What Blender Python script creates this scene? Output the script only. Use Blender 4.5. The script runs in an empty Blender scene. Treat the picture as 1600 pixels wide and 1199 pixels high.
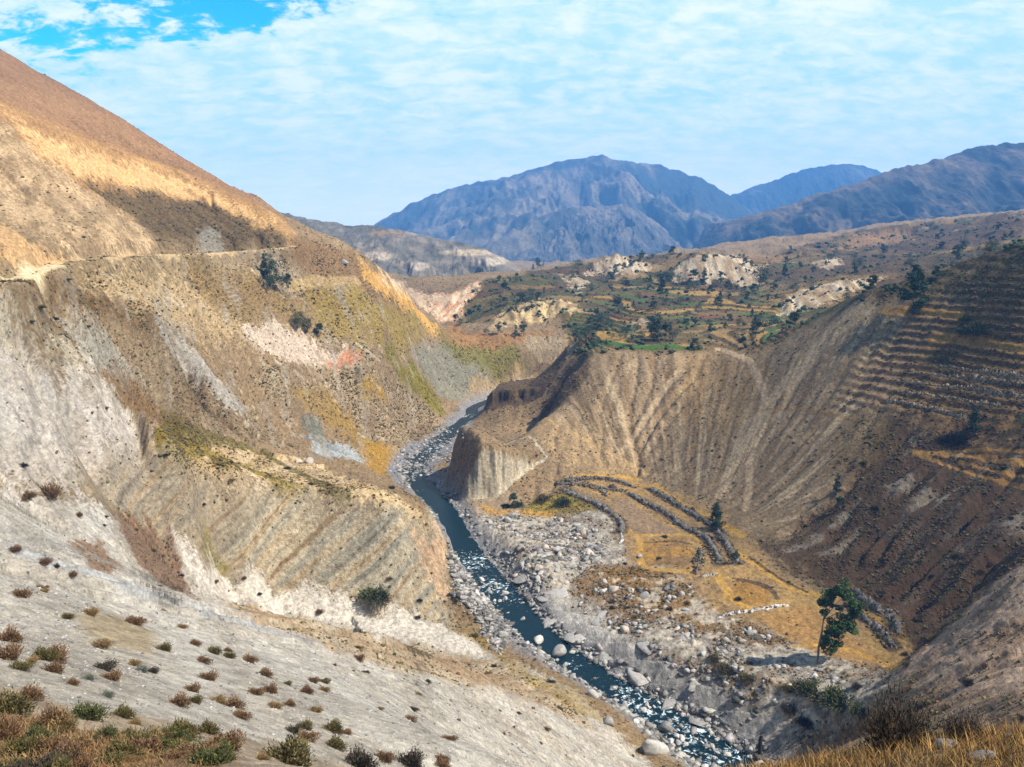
import bpy, bmesh, math, random, time
import numpy as np
from mathutils import Vector, Matrix, Euler
T0 = time.time()
random.seed(7)
rng = np.random.default_rng(7)
scene = bpy.context.scene
COL = scene.collection

# ------------------------------------------------------------------ camera, sky, sun, exposure
FPX, IW, IH = 1250.0, 1600.0, 1199.0
PITCH = math.radians(11.73)
CP, SP = math.cos(PITCH), math.sin(PITCH)
cam = bpy.data.cameras.new("camera")
cam.sensor_fit = 'HORIZONTAL'
cam.sensor_width = 36.0
cam.lens = 36.0 * FPX / IW
cam.clip_start, cam.clip_end = 0.1, 40000
cam_o = bpy.data.objects.new("camera", cam)
COL.objects.link(cam_o)
cam_o.location = (0, 0, 0)
cam_o.rotation_euler = (math.radians(90) - PITCH, 0, 0)
scene.camera = cam_o

SUN = Vector((0.57, -0.20, 0.79)).normalized()
sun_l = bpy.data.lights.new("sun", 'SUN')
sun_l.energy = 5.0
sun_l.angle = math.radians(0.6)
sun_l.color = (1.0, 0.93, 0.82)
sun_o = bpy.data.objects.new("sun", sun_l)
COL.objects.link(sun_o)
sun_o.rotation_euler = SUN.to_track_quat('Z', 'Y').to_euler()

world = bpy.data.worlds.new("World")
scene.world = world
world.use_nodes = True


def build_world():
    nt = world.node_tree
    nt.nodes.clear()
    N, L = nt.nodes.new, nt.links.new
    out = N('ShaderNodeOutputWorld')
    bg = N('ShaderNodeBackground')
    bg.inputs[1].default_value = 0.1
    L(bg.outputs[0], out.inputs[0])
    sky = N('ShaderNodeTexSky')
    sky.sky_type = 'NISHITA'
    sky.sun_disc = False
    sky.sun_elevation = math.asin(SUN.z)
    sky.sun_rotation = math.atan2(SUN.x, SUN.y)
    sky.altitude = 3500
    sky.air_density = 1.0
    sky.dust_density = 0.4
    sky.ozone_density = 2.0
    tc = N('ShaderNodeTexCoord')
    sep = N('ShaderNodeSeparateXYZ')
    L(tc.outputs['Generated'], sep.inputs[0])

    def math_(op, a, b=None, c=None, clamp=False):
        n = N('ShaderNodeMath')
        n.operation = op
        n.use_clamp = clamp
        for i, q in enumerate((a, b, c)):
            if q is None:
                continue
            if isinstance(q, (int, float)):
                n.inputs[i].default_value = q
            else:
                L(q, n.inputs[i])
        return n.outputs[0]
    zc = math_('MAXIMUM', sep.outputs[2], 0.0)
    zc = math_('ADD', zc, 0.30)
    px = math_('DIVIDE', sep.outputs[0], zc)
    py = math_('DIVIDE', sep.outputs[1], zc)
    cmb = N('ShaderNodeCombineXYZ')
    L(px, cmb.inputs[0])
    L(py, cmb.inputs[1])

    def noise(scale, det, rough, sx=1.0, sy=1.0, dist=0.0, off=(0, 0, 0)):
        mp = N('ShaderNodeMapping')
        mp.inputs['Scale'].default_value = (sx, sy, 1)
        mp.inputs['Location'].default_value = off
        L(cmb.outputs[0], mp.inputs[0])
        n = N('ShaderNodeTexNoise')
        n.inputs['Scale'].default_value = scale
        n.inputs['Detail'].default_value = det
        n.inputs['Roughness'].default_value = rough
        n.inputs['Distortion'].default_value = dist
        L(mp.outputs[0], n.inputs['Vector'])
        return n.outputs[0]
    n1 = noise(5.0, 9, 0.62, 1.0, 1.0, 0.35, (3.1, 1.7, 0))
    n2 = noise(1.6, 4, 0.5, 1.0, 1.0, 0.2, (7.4, 0, 0))
    n3 = noise(15.0, 8, 0.62, 0.8, 1.2, 0.4, (1.4, 5.2, 2.0))

    # clear patches of sky ahead to the left, thinner cover overhead and behind
    def gap_at(cx, cy, rx, ry, k):
        a = math_('POWER', math_('ABSOLUTE', math_('DIVIDE', math_('SUBTRACT', px, cx), rx)), 2.0)
        b = math_('POWER', math_('ABSOLUTE', math_('DIVIDE', math_('SUBTRACT', py, cy), ry)), 2.0)
        h = math_('ADD', a, b)
        return math_('DIVIDE', k, math_('ADD', 1.0, math_('MULTIPLY', h, h)))
    gap = math_('ADD', gap_at(-0.74, 1.79, 0.44, 0.13, 0.50), gap_at(-1.02, 2.2, 0.13, 0.3, 0.22))
    over = math_('MULTIPLY', math_('SUBTRACT', 1.55, py, None, True), 0.45)
    cov = math_('ADD', math_('MULTIPLY', n1, 1.15), math_('MULTIPLY', n2, 0.35))
    cov = math_('ADD', cov, math_('MULTIPLY', n3, 0.9))
    cov = math_('SUBTRACT', cov, 0.33)
    cov = math_('SUBTRACT', cov, gap)
    cov = math_('SUBTRACT', cov, over)
    mr = N('ShaderNodeMapRange')
    mr.interpolation_type = 'SMOOTHERSTEP'
    mr.inputs['From Min'].default_value = 0.34
    mr.inputs['From Max'].default_value = 0.58
    L(cov, mr.inputs['Value'])
    # cloud colour: bright tops, bluish thin parts
    shade = N('ShaderNodeValToRGB')
    cr = shade.color_ramp
    cr.elements[0].position = 0.42
    cr.elements[0].color = (3.1, 4.75, 5.5, 1)
    cr.elements[1].position = 0.60
    cr.elements[1].color = (5.4, 5.75, 5.6, 1)
    sh = math_('ADD', math_('MULTIPLY', n3, 0.55), math_('MULTIPLY', n1, 0.45))
    L(sh, shade.inputs[0])
    hz = N('ShaderNodeMapRange')
    hz.interpolation_type = 'SMOOTHSTEP'
    hz.inputs[1].default_value, hz.inputs[2].default_value, hz.inputs[3].default_value, hz.inputs[4].default_value = 0.0, 0.15, 0.65, 0.0
    L(sep.outputs[2], hz.inputs[0])
    pale = N('ShaderNodeMix')
    pale.data_type = 'RGBA'
    pale.inputs[7].default_value = (8.4, 7.6, 6.0, 1)
    L(hz.outputs[0], pale.inputs[0])
    L(shade.outputs[0], pale.inputs[6])
    blue = N('ShaderNodeMix')
    blue.data_type = 'RGBA'
    blue.blend_type = 'MULTIPLY'
    blue.inputs[0].default_value = 1.0
    blue.inputs[7].default_value = (0.03, 1.15, 1.75, 1)
    L(sky.outputs[0], blue.inputs[6])
    mix = N('ShaderNodeMix')
    mix.data_type = 'RGBA'
    L(mr.outputs[0], mix.inputs[0])
    L(blue.outputs[2], mix.inputs[6])
    L(pale.outputs[2], mix.inputs[7])
    L(mix.outputs[2], bg.inputs[0])


build_world()
vs = scene.view_settings
vs.view_transform, vs.look, vs.gamma, vs.exposure = 'Standard', 'None', 1.0, 1.03
vs.use_curve_mapping = False
scene.cycles.use_denoising = True
scene.cycles.max_bounces = 4
scene.cycles.diffuse_bounces = 2
scene.cycles.volume_bounces = 0
scene.cycles.transparent_max_bounces = 8


# ------------------------------------------------------------------ helpers
def lin(c):
    c = np.asarray(c, dtype=np.float64) / 255.0
    return np.where(c <= 0.04045, c / 12.92, ((c + 0.055) / 1.055) ** 2.4)


def ray(u, v):
    """Direction of sight of a picture point, scaled so that it goes one metre forward."""
    y = FPX * CP + (599.5 - v) * SP
    z = -FPX * SP + (599.5 - v) * CP
    return (u - 800.0) / y, 1.0, z / y


def at(u, v, y):
    r = ray(u, v)
    return (r[0] * y, y, r[2] * y)


def at_z(u, v, z):
    r = ray(u, v)
    return at(u, v, z / r[2])


def hash2(xi, yi, seed):
    h = (xi.astype(np.uint32) * np.uint32(374761393)) ^ (yi.astype(np.uint32) * np.uint32(668265263)) ^ np.uint32((seed * 1274126177) & 0xffffffff)
    h = (h ^ (h >> np.uint32(13))) * np.uint32(1274126177)
    h = (h ^ (h >> np.uint32(16))) * np.uint32(2246822519)
    return h ^ (h >> np.uint32(13))


_GA = np.arange(64) / 64.0 * 2 * np.pi
_GX, _GY = np.cos(_GA).astype(np.float32), np.sin(_GA).astype(np.float32)


def pn(x, y, seed=0):
    """Gradient noise, about -1..1."""
    x = np.asarray(x, np.float32)
    y = np.asarray(y, np.float32)
    x0, y0 = np.floor(x), np.floor(y)
    fx, fy = x - x0, y - y0
    xi, yi = x0.astype(np.int64), y0.astype(np.int64)
    su = fx * fx * fx * (fx * (fx * 6 - 15) + 10)
    sv = fy * fy * fy * (fy * (fy * 6 - 15) + 10)

    def g(dx, dy):
        k = (hash2(xi + dx, yi + dy, seed) & np.uint32(63)).astype(np.int64)
        return _GX[k] * (fx - dx) + _GY[k] * (fy - dy)
    a = g(0, 0)
    a = a + su * (g(1, 0) - a)
    b = g(0, 1)
    b = b + su * (g(1, 1) - b)
    return (a + sv * (b - a)) * 1.5


def fbm(x, y, octv=4, seed=0, gain=0.5, lac=2.03):
    s, a, t = 0.0, 1.0, 0.0
    for i in range(octv):
        s = s + a * pn(x, y, seed + i * 17)
        t += a
        x, y, a = x * lac + 3.7, y * lac - 1.9, a * gain
    return s / t


def ridged(x, y, octv=4, seed=0, gain=0.5):
    s, a, t = 0.0, 1.0, 0.0
    for i in range(octv):
        s = s + a * (1 - np.abs(pn(x, y, seed + i * 17)) * 1.6)
        t += a
        x, y, a = x * 2.03 + 3.7, y * 2.03 - 1.9, a * gain
    return s / t


def sstep(a, b, x):
    t = np.clip((x - a) / (b - a), 0, 1)
    return t * t * (3 - 2 * t)


def seg_dist(X, Y, pts):
    """Distance to a polyline, and the parameter (in segments) of the nearest point."""
    best = np.full(np.shape(X), 1e9, np.float32)
    par = np.zeros(np.shape(X), np.float32)
    for i in range(len(pts) - 1):
        ax, ay = pts[i][:2]
        bx, by = pts[i + 1][:2]
        dx, dy = bx - ax, by - ay
        t = np.clip(((X - ax) * dx + (Y - ay) * dy) / (dx * dx + dy * dy + 1e-9), 0, 1)
        d = np.hypot(X - ax - t * dx, Y - ay - t * dy)
        m = d < best
        best = np.where(m, d, best)
        par = np.where(m, i + t, par)
    return best, par


def poly_mask(X, Y, poly, soft):
    """1 inside a ground polygon, fading to 0 across its edge."""
    poly = np.asarray(poly, np.float64)[:, :2]
    out = np.zeros(X.shape, np.float32)
    lo, hi = poly.min(0) - soft, poly.max(0) + soft
    idx = np.nonzero((X > lo[0]) & (X < hi[0]) & (Y > lo[1]) & (Y < hi[1]))
    x, y = X[idx], Y[idx]
    if x.size == 0:
        return out
    ins = np.zeros(x.shape, bool)
    n = len(poly)
    for i in range(n):
        x1, y1 = poly[i]
        x2, y2 = poly[(i + 1) % n]
        c = ((y1 > y) != (y2 > y)) & (x < (x2 - x1) * (y - y1) / (y2 - y1 + 1e-12) + x1)
        ins ^= c
    d, _ = seg_dist(x, y, list(poly) + [poly[0]])
    d = np.where(ins, d, -d)
    out[idx] = sstep(-soft, soft, d)
    return out


# ------------------------------------------------------------------ the lie of the land
# surveyed points: picture column, picture row, distance ahead in metres
SURVEY = """
0 1199 26|250 1199 28|500 1199 30|800 1199 70|0 1100 36|0 1000 54|0 900 85|0 800 150|0 770 200|-150 850 120|-150 1000 58
1000 1185 222|205 812 275|255 862 292|330 886 312|420 902 328|560 942 322|690 973 316|755 1010 298|500 1050 110|300 1000 110|600 1000 190|420 960 190|250 920 170|100 850 160|750 1050 200|700 1100 140|900 1150 200|300 1080 62
870 1090 240|950 1140 228|110 774 238
690 828 340|600 790 345|530 776 349|450 765 350|370 750 330|290 740 310|200 745 290|130 752 272
690 836 338.5|600 802 343|450 776 348|290 752 308
270 690 385|400 705 420|480 720 440|600 770 440|250 680 372|540 740 430
0 764 206|150 744 276|0 470 275|60 500 290|130 568 310|200 640 335|260 702 350|60 640 250|-120 480 230|-120 760 140
540 705 502|480 690 480|600 735 520|560 720 500|580 690 540
0 445 300|120 470 345|250 520 400|320 590 440|380 650 470|300 660 430|450 660 505|520 640 545|440 600 510|600 640 600|560 690 560|620 690 610
50 430 330|130 405 405|200 398 450|300 396 530|460 386 625|-80 445 250
200 460 400|300 480 470|400 500 540|500 540 590|450 440 600|560 445 660|300 430 520|400 560 510|560 570 590|600 500 640
470 372 642|520 385 670|560 400 700|600 430 720|640 470 740|690 521 762
620 560 660|660 600 668|690 640 690|650 640 640|690 660 650|620 660 600|560 600 590|600 610 610
700 540 760|740 590 745|780 600 760|700 600 735|850 560 735|720 628 712|800 580 745
720 525 790|780 525 800|830 516 830|860 540 800|880 555 760|820 560 770
465 368 640|400 310 720|300 255 760|200 190 800|100 130 800|0 80 800|-120 30 800
0 300 480|0 360 400|100 350 460|200 340 560|300 335 620|200 250 690|0 180 600|100 230 600|400 365 640|100 300 520|0 240 520|300 290 700
660 455 1120|700 490 1000|740 442 1060|700 462 1040|640 440 1180|600 425 1300|690 505 960
780 500 900|720 505 900|760 515 855|840 503 860|905 481 900|800 478 890|840 470 890|880 466 890|905 476 920
785 436 1150|835 422 1230|880 416 1260|900 450 1050|840 450 1050|780 460 1000
920 428 1290|1010 424 1290|925 414 1315|960 400 1320|1010 409 1320|1055 395 1500|980 405 1500
1060 442 1080|1100 443 1080|1180 430 1090|1065 418 1110|1090 397 1120|1150 400 1120|1190 417 1120|1100 391 1600
1220 492 800|1300 474 790|1225 470 820|1320 440 830|1385 429 850|1370 455 800
920 545 612|1000 540 596|1060 546 585|1120 545 580|910 520 680|1030 520 680|1100 500 760|1150 510 720|1000 480 820|1100 470 880|1200 500 700|1000 450 980|1200 450 930
1190 530 555|1260 508 522|1340 468 492|1430 448 472|1500 428 460|1600 394 440|1700 370 420
1200 402 1500|1350 357 1900|1500 364 1500|1600 332 1900|1590 378 1200|1450 400 1100|1330 402 1300|1450 425 800|1300 425 1000
850 652 540|880 600 590|960 715 495|1000 745 481|930 740 478|1110 790 422|1180 850 364|1280 922 310|1400 1002 262|1422 1045 246
1000 640 530|1100 650 497|1180 640 480|1180 740 430|1260 600 468|1300 700 410|1400 550 450|1400 650 410|1500 560 425|1500 700 380|1600 700 360|1600 550 400|1600 850 290|1500 850 315|1450 950 285|1300 820 360|1400 800 350|1250 850 345|1700 600 380|1700 800 300
1600 895 212|1600 1080 150|1450 1100 185|1300 1130 215|1500 975 235|1700 1000 180|1500 1080 180|1230 1150 215
1250 1000 269|1150 960 292|1060 900 330|980 860 365|950 800 422|1000 800 424|1060 850 370|1150 880 330|1320 1030 250
880 960 320|930 900 345|1000 1000 285|1100 1060 252|1180 1120 228|860 830 420|800 830 420|900 790 440|850 790 452
770 610 668|800 608 660|850 600 650|860 616 640
700 770 463|760 775 460|800 740 475|840 720 492|800 690 515
"""
RAW = """
0 0 -1.75|-8 0 -4|9 0 -2.4|0 -15 3|-20 -5 -2|20 -10 -2|0 6 -6.0|-6 10 -9.6|-14 17 -15.5|-8 16 -14.6|-23 24 -20.2|-3 20 -17.2|4 24 -20.5|-16 10 -10
9.3 13 -9.15|6.5 13 -9.5|4.4 13 -10.0|2.6 13 -10.8|0 14 -11.2|12 12 -8.4|4 8 -6.9|16 12 -8.0|24 10 -8|-4 17 -13.6
6 22 -20|12 22 -20|20 24 -22|6 30 -34|20 30 -34|40 30 -36|10 60 -64|40 60 -60|80 60 -56|30 110 -104|60 100 -94|100 100 -88|50 160 -142|8 120 -98
-60 0 2|-60 30 -12|-150 50 12|-150 130 -16|-220 150 -3|-230 220 8|-320 300 20|-330 420 40|-420 500 80
-260 950 -10|-450 1000 60|-240 850 -20|-160 780 -62|-550 850 190|-700 950 250|-700 700 260|-600 500 190|-330 1150 -90
-120 810 -100|-60 860 -132|-130 960 -142|-200 1120 -142|-60 950 -130|-230 1350 -140|-300 1700 -140
260 560 -66|350 560 -46|300 650 -84|400 500 -6|420 400 0|330 320 -52|400 250 -40|300 180 -40|200 100 -50|200 40 -30|450 700 -50|600 600 30|520 450 30
0 680 -150|30 730 -150|-20 740 -160|-20 640 -167|0 634 -166.5|20 632 -165|-15 600 -166|5 592 -164|20 592 -161|-20 560 -164|0 556 -160|14 565 -156|34 620 -160|34 600 -152
200 2000 -110|-100 2000 -150|600 2200 -70|1200 2200 0|1500 1800 60|900 1300 20|700 1000 0|-500 2300 -150|0 3000 -170|1500 3000 -60|700 3000 -140|-900 3000 -150|-900 1500 250|-1500 2500 250
"""
pts = []
for ln in SURVEY.strip().split("\n"):
    for t in ln.split("|"):
        u, v, y = map(float, t.split())
        pts.append(at(u, v, y))
for ln in RAW.strip().split("\n"):
    for t in ln.split("|"):
        pts.append(tuple(map(float, t.split())))
pts = np.array(pts)


def rbf_fit(p, c=4.0):
    n = len(p)
    S = 100.0
    xy = p[:, :2] / S
    d = np.sqrt(((xy[:, None] - xy[None]) ** 2).sum(-1) + (c / S) ** 2)
    A = np.zeros((n + 3, n + 3))
    A[:n, :n] = d + np.eye(n) * (-0.004)
    A[:n, n] = A[n, :n] = 1
    A[:n, n + 1:] = xy
    A[n + 1:, :n] = xy.T
    w = np.linalg.solve(A, np.concatenate([p[:, 2], np.zeros(3)]))

    def f(X, Y):
        X = np.asarray(X, np.float32) / S
        Y = np.asarray(Y, np.float32) / S
        out = (w[n] + w[n + 1] * X + w[n + 2] * Y).astype(np.float32)
        for i in range(n):
            out += np.float32(w[i]) * np.sqrt((X - np.float32(xy[i, 0])) ** 2 + (Y - np.float32(xy[i, 1])) ** 2 + np.float32((c / S) ** 2))
        return out
    return f


rbf = rbf_fit(pts)

# the ground is meshed in rings around the viewpoint, finer close by
NA, NR = 1000, 1700
A_K = np.radians([-52, -38.0, 38.0, 52])
A_I = [0, 60, NA - 61, NA - 1]
R_K = np.log([2.5, 60, 900, 3400])
R_I = [0, 260, NR - 260, NR - 1]  # first guess, refined below
azs = np.interp(np.arange(NA), A_I, A_K)
lrs = np.interp(np.arange(NR), R_I, R_K)
AZ, LR = np.meshgrid(azs, lrs, indexing='ij')


def bil(G, i, j):
    i0, j0 = np.floor(i).astype(np.int64), np.floor(j).astype(np.int64)
    i0 = np.clip(i0, 0, G.shape[0] - 2)
    j0 = np.clip(j0, 0, G.shape[1] - 2)
    a, b = i - i0, j - j0
    return (G[i0, j0] * (1 - a) * (1 - b) + G[i0 + 1, j0] * a * (1 - b) + G[i0, j0 + 1] * (1 - a) * b + G[i0 + 1, j0 + 1] * a * b)


# survey surface on coarse rings; the rings are then spread so that steep faces get as many as they need
ca, cr_ = 4, 4
Rc = np.exp(LR[::ca, ::cr_])
Zc = rbf(np.sin(AZ[::ca, ::cr_]) * Rc, np.cos(AZ[::ca, ::cr_]) * Rc)
el = np.arctan2(Zc, Rc)
ds = np.hypot(np.diff(el, axis=1), 0.055 * np.diff(LR[::ca, ::cr_], axis=1))
for _ in range(14):
    e_ = np.pad(ds, 1, mode='edge')
    ds = (e_[:-2, 1:-1] + e_[2:, 1:-1] + e_[1:-1, :-2] + e_[1:-1, 2:] + 2 * ds) / 6
cum = np.concatenate([np.zeros((len(ds), 1)), np.cumsum(ds, axis=1)], 1)
cum /= cum[:, -1:]
q_ = np.linspace(0, 1, NR)
lrc = LR[0, ::cr_]
lrc = lrc + (R_K[-1] - lrc[-1]) * np.linspace(0, 1, len(lrc)) ** 8
LRc = np.stack([np.interp(q_, cum[k], lrc) for k in range(len(cum))])
ii = np.minimum(np.arange(NA) / ca, len(cum) - 1.001)
i0 = ii.astype(int)
LR = LRc[i0] * (1 - (ii - i0))[:, None] + LRc[i0 + 1] * (ii - i0)[:, None]
RR = np.exp(LR)
X = (np.sin(AZ) * RR).astype(np.float32)
Y = (np.cos(AZ) * RR).astype(np.float32)
NK = 1600
lk = np.linspace(R_K[0], R_K[-1], NK)
JT = np.stack([np.interp(lk, LR[k], np.arange(NR)) for k in range(NA)]).astype(np.float32)


def grid_uv(x, y):
    a = np.clip(np.interp(np.arctan2(x, y), A_K, A_I), 0, NA - 1.001)
    r = 0.5 * np.log(np.maximum(np.asarray(x, np.float64) ** 2 + np.asarray(y, np.float64) ** 2, 1.0))
    k = np.clip((r - R_K[0]) / (R_K[-1] - R_K[0]) * (NK - 1), 0, NK - 1.001)
    return a, np.clip(bil(JT, a, k), 0, NR - 1.001)


def on_grid(G, x, y):
    return bil(G, *grid_uv(x, y))


kk = np.interp(LR, lrc, np.arange(len(lrc)))
Z = bil(Zc, np.broadcast_to(ii[:, None], LR.shape), np.minimum(kk, Zc.shape[1] - 1.001)).astype(np.float32)
print("rbf", time.time() - T0)

# the river: picture column, row, half width; the water lies at one level
ZW = -170.0
RIV = [(u, v, w * .84) for u, v, w in [(1230, 1255, 10), (1130, 1188, 10), (1040, 1125, 8), (940, 1062, 7), (850, 1000, 8), (798, 945, 9), (755, 895, 9), (722, 845, 7),
       (698, 800, 7.5), (662, 762, 9), (645, 728, 8.5), (678, 698, 6.5), (712, 668, 5.5), (736, 648, 6), (742, 636, 6), (790, 622, 8), (900, 612, 8)]]
riv = [at_z(u, v, ZW)[:2] + (w,) for u, v, w in RIV]


def smooth_line(p, n=8):
    p = np.array(p, float)
    q = [p[0]]
    P = np.vstack([2 * p[0] - p[1], p, 2 * p[-1] - p[-2]])
    for i in range(1, len(P) - 2):
        for k in range(1, n + 1):
            t = k / n
            a, b, c, d = P[i - 1], P[i], P[i + 1], P[i + 2]
            q.append(0.5 * ((2 * b) + (c - a) * t + (2 * a - 5 * b + 4 * c - d) * t * t + (3 * b - a - 3 * c + d) * t ** 3))
    return np.array(q)


rivS = smooth_line(riv, 4)
near = (Y > 150) & (Y < 1000) & (np.abs(X) < 260)
RD = np.full(X.shape, 500, np.float32)
d, par = seg_dist(X[near], Y[near], rivS)
hw = np.interp(par, np.arange(len(rivS)), rivS[:, 2])
RD[near] = d - hw + 1.9 * fbm(X[near] / 9, Y[near] / 9, 3, 5)

# ---- broad relief, gullies cut by running water, rock faces
far_k = np.clip(RR / 420.0, 0.03, 2.2).astype(np.float32)
dry = sstep(4, 45, RD)


_PM = {}


def pmask(txt, soft, G=None):
    """Mask of a ground polygon given by picture points (each met on the ground) or x,y pairs after '@'."""
    return poly_mask(WX, WY, ground_poly(txt, 0, 22.0), soft)


def march(u, v, ymin=6.0, ymax=3300.0):
    r = ray(u, v)
    ys = np.exp(np.linspace(math.log(ymin), math.log(ymax), 1800))
    zz = on_grid(Z, r[0] * ys, ys)
    gap = r[2] * ys - zz
    hit = np.nonzero(gap <= 0)[0]
    if len(hit):
        k = hit[0]
        if k == 0:
            y = ys[0]
        else:
            y = ys[k - 1] + (ys[k] - ys[k - 1]) * gap[k - 1] / (gap[k - 1] - gap[k] + 1e-9)
    else:
        m = ys > 40
        y = ys[m][np.argmin((gap / ys)[m])]
    return r[0] * y, y, float(on_grid(Z, np.array([r[0] * y]), np.array([y]))[0])


def ground_poly(txt, step=0.0, close=0.0):
    out = []
    qs = [list(map(float, t.split())) for t in txt.split("|")]
    if step:
        p = smooth_line(np.array(qs), 6)
        l = np.concatenate([[0], np.cumsum(np.hypot(*np.diff(p, axis=0).T))])
        t = np.linspace(0, l[-1], max(3, int(l[-1] / step)))
        qs = [list(map(float, q)) for q in np.stack([np.interp(t, l, p[:, 0]), np.interp(t, l, p[:, 1])], 1)]
    if close:
        qq = []
        for k in range(len(qs)):
            a, b = qs[k], qs[(k + 1) % len(qs)]
            qq.append(a)
            if len(a) == 2 and len(b) == 2:
                n = int(math.hypot(b[0] - a[0], b[1] - a[1]) / close)
                qq += [[a[0] + (b[0] - a[0]) * t / (n + 1), a[1] + (b[1] - a[1]) * t / (n + 1)] for t in range(1, n + 1)]
        qs = qq
    for q in qs:
        if len(q) == 3:
            out.append(at(*q)[:2])
        else:
            out.append(march(*q)[:2])
    return np.array(out)


WX, WY = X, Y
Z += (4.2 * fbm(X / 95, Y / 95, 3, 11) * sstep(120, 500, RR) * dry * np.clip(far_k, 0, 1.6)).astype(np.float32)
Z += (14 * fbm(X / 230, Y / 230, 4, 12) * sstep(850, 1500, RR) + 22 * (ridged(X / 150, Y / 220, 4, 13) - 0.7) * sstep(900, 1300, RR) * sstep(20, 120, X)).astype(np.float32)

AMPH = "850 655|905 560|930 548|1060 550|1190 562|1260 515|1340 475|1420 470|1440 520|1380 640|1330 760|1230 850|1150 800|1050 750|960 725"
m_amph = pmask(AMPH, 14)
fx, fy = at_z(1075, 830, -158)[:2]
th = np.arctan2(X - fx, Y - fy)
rf = np.hypot(X - fx, Y - fy)
g1 = ridged(th * 6 + 0.55 * fbm(X / 60, Y / 60, 3, 3), rf / 190, 3, 21)
g2 = ridged(th * 19 + 0.25 * fbm(X / 30, Y / 30, 2, 4), rf / 120, 2, 22)
Z += (m_amph * sstep(25, 90, rf) * ((g1 - 0.6) * 2.2 * (0.7 + 0.8 * fbm(X / 60, Y / 60, 2, 8)) + (g2 - 0.6) * 1.2)).astype(np.float32)
SLOPE = "1180 850|1230 850|1330 760|1380 640|1450 660|1600 690|1700 720|1700 860|1600 880|1500 960|1425 1035|1330 940|1250 900"
m_slope = pmask(SLOPE, 14)
sa, sb = np.array(march(1560, 690)[:2]), np.array(march(1290, 915)[:2])
sd = (sb - sa) / np.linalg.norm(sb - sa)
sq = -sd[1] * X + sd[0] * Y + 7 * fbm(X / 45, Y / 45, 3, 23)
sp_ = sd[0] * X + sd[1] * Y
g3 = ridged(sq / 34, sp_ / 170, 3, 24)
g4 = ridged(sq / 13, sp_ / 80, 3, 25)
Z += (m_slope * ((g3 - 0.6) * 8 + (g4 - 0.6) * 3.5)).astype(np.float32)
WHITE = "-90 455|0 470|60 500|130 568|200 640|262 704|150 742|0 764|-90 770"
m_white = pmask(WHITE, 10)
s = s_w = 0.88 * X + 0.47 * Y + 5 * fbm(X / 40, Y / 40, 2, 6)
Z += (m_white * ((ridged(s / 34, Y / 160, 2, 31) - 0.6) * 15 + (ridged(s / 11, Y / 90, 3, 32) - 0.6) * 5.5)).astype(np.float32)
for t, hgt, wd in (("-40 446|0 447|60 452|120 476|200 500|255 522", 6, 13), ("255 522|300 565|340 610|385 648", 4, 9), ("-60 452|0 470|60 500|130 568|200 640|262 704", 6, 10),
                   ("130 752|200 745|290 741|370 751|450 766|530 777|600 791|660 812|690 829", 2.5, 5), ("380 505|420 505|480 530|560 560", 4, 9), ("560 402|600 432|645 472|690 521", 5, 14),
                   ("20 190|120 230|240 268|330 300|420 345", 7, 22), ("470 640|520 670|560 700", 3, 7)):
    ln = ground_poly(t, 12.0)
    lo, hi = ln.min(0) - 60, ln.max(0) + 60
    idx = np.nonzero((X > lo[0]) & (X < hi[0]) & (Y > lo[1]) & (Y < hi[1]))
    d, _ = seg_dist(X[idx], Y[idx], ln)
    Z[idx] += hgt * np.exp(-(d / wd) ** 1.3)
FLUTE = "1060 442|1180 430|1195 415|1150 398|1075 402 1125"
for k, (f, amp) in enumerate([("1055 442|1185 432|1200 415|1150 398 1125|1090 395 1125|1060 415", 5), ("1215 493|1300 474|1390 430|1320 438 845|1235 460", 5),
               ("755 516|840 504|908 482|905 474|840 466|790 480", 7), ("915 430|1012 425|1015 408 1320|960 399 1330|925 412", 6),
               ("660 455|700 490|745 445|700 455", 7)]):
    mk = pmask(f, 18)
    Z += (mk * amp * (ridged(X / 26 + 0.5 * fbm(X / 30, Y / 30, 2, 40 + k), Y / 90, 2, 41 + k) - 0.6)).astype(np.float32)

STRATA = "118 752|150 745|290 742|450 768|600 798|690 830|694 930|700 975|560 940|420 900|330 880|255 858|205 810"
# water finds its way down: trace many drops and cut where they gather
gx0, gx1, gy0, gy1, gs = -420.0, 420.0, 60.0, 1080.0, 2.0
gnx, gny = int((gx1 - gx0) / gs), int((gy1 - gy0) / gs)
GXX, GYY = np.meshgrid(gx0 + gs * np.arange(gnx), gy0 + gs * np.arange(gny), indexing='ij')


def blur(a, n=1):
    for _ in range(n):
        b = np.pad(a, 1, mode='edge')
        a = (b[:-2, 1:-1] + b[2:, 1:-1] + b[1:-1, :-2] + b[1:-1, 2:] + 4 * b[1:-1, 1:-1]) / 8
    return a


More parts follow.
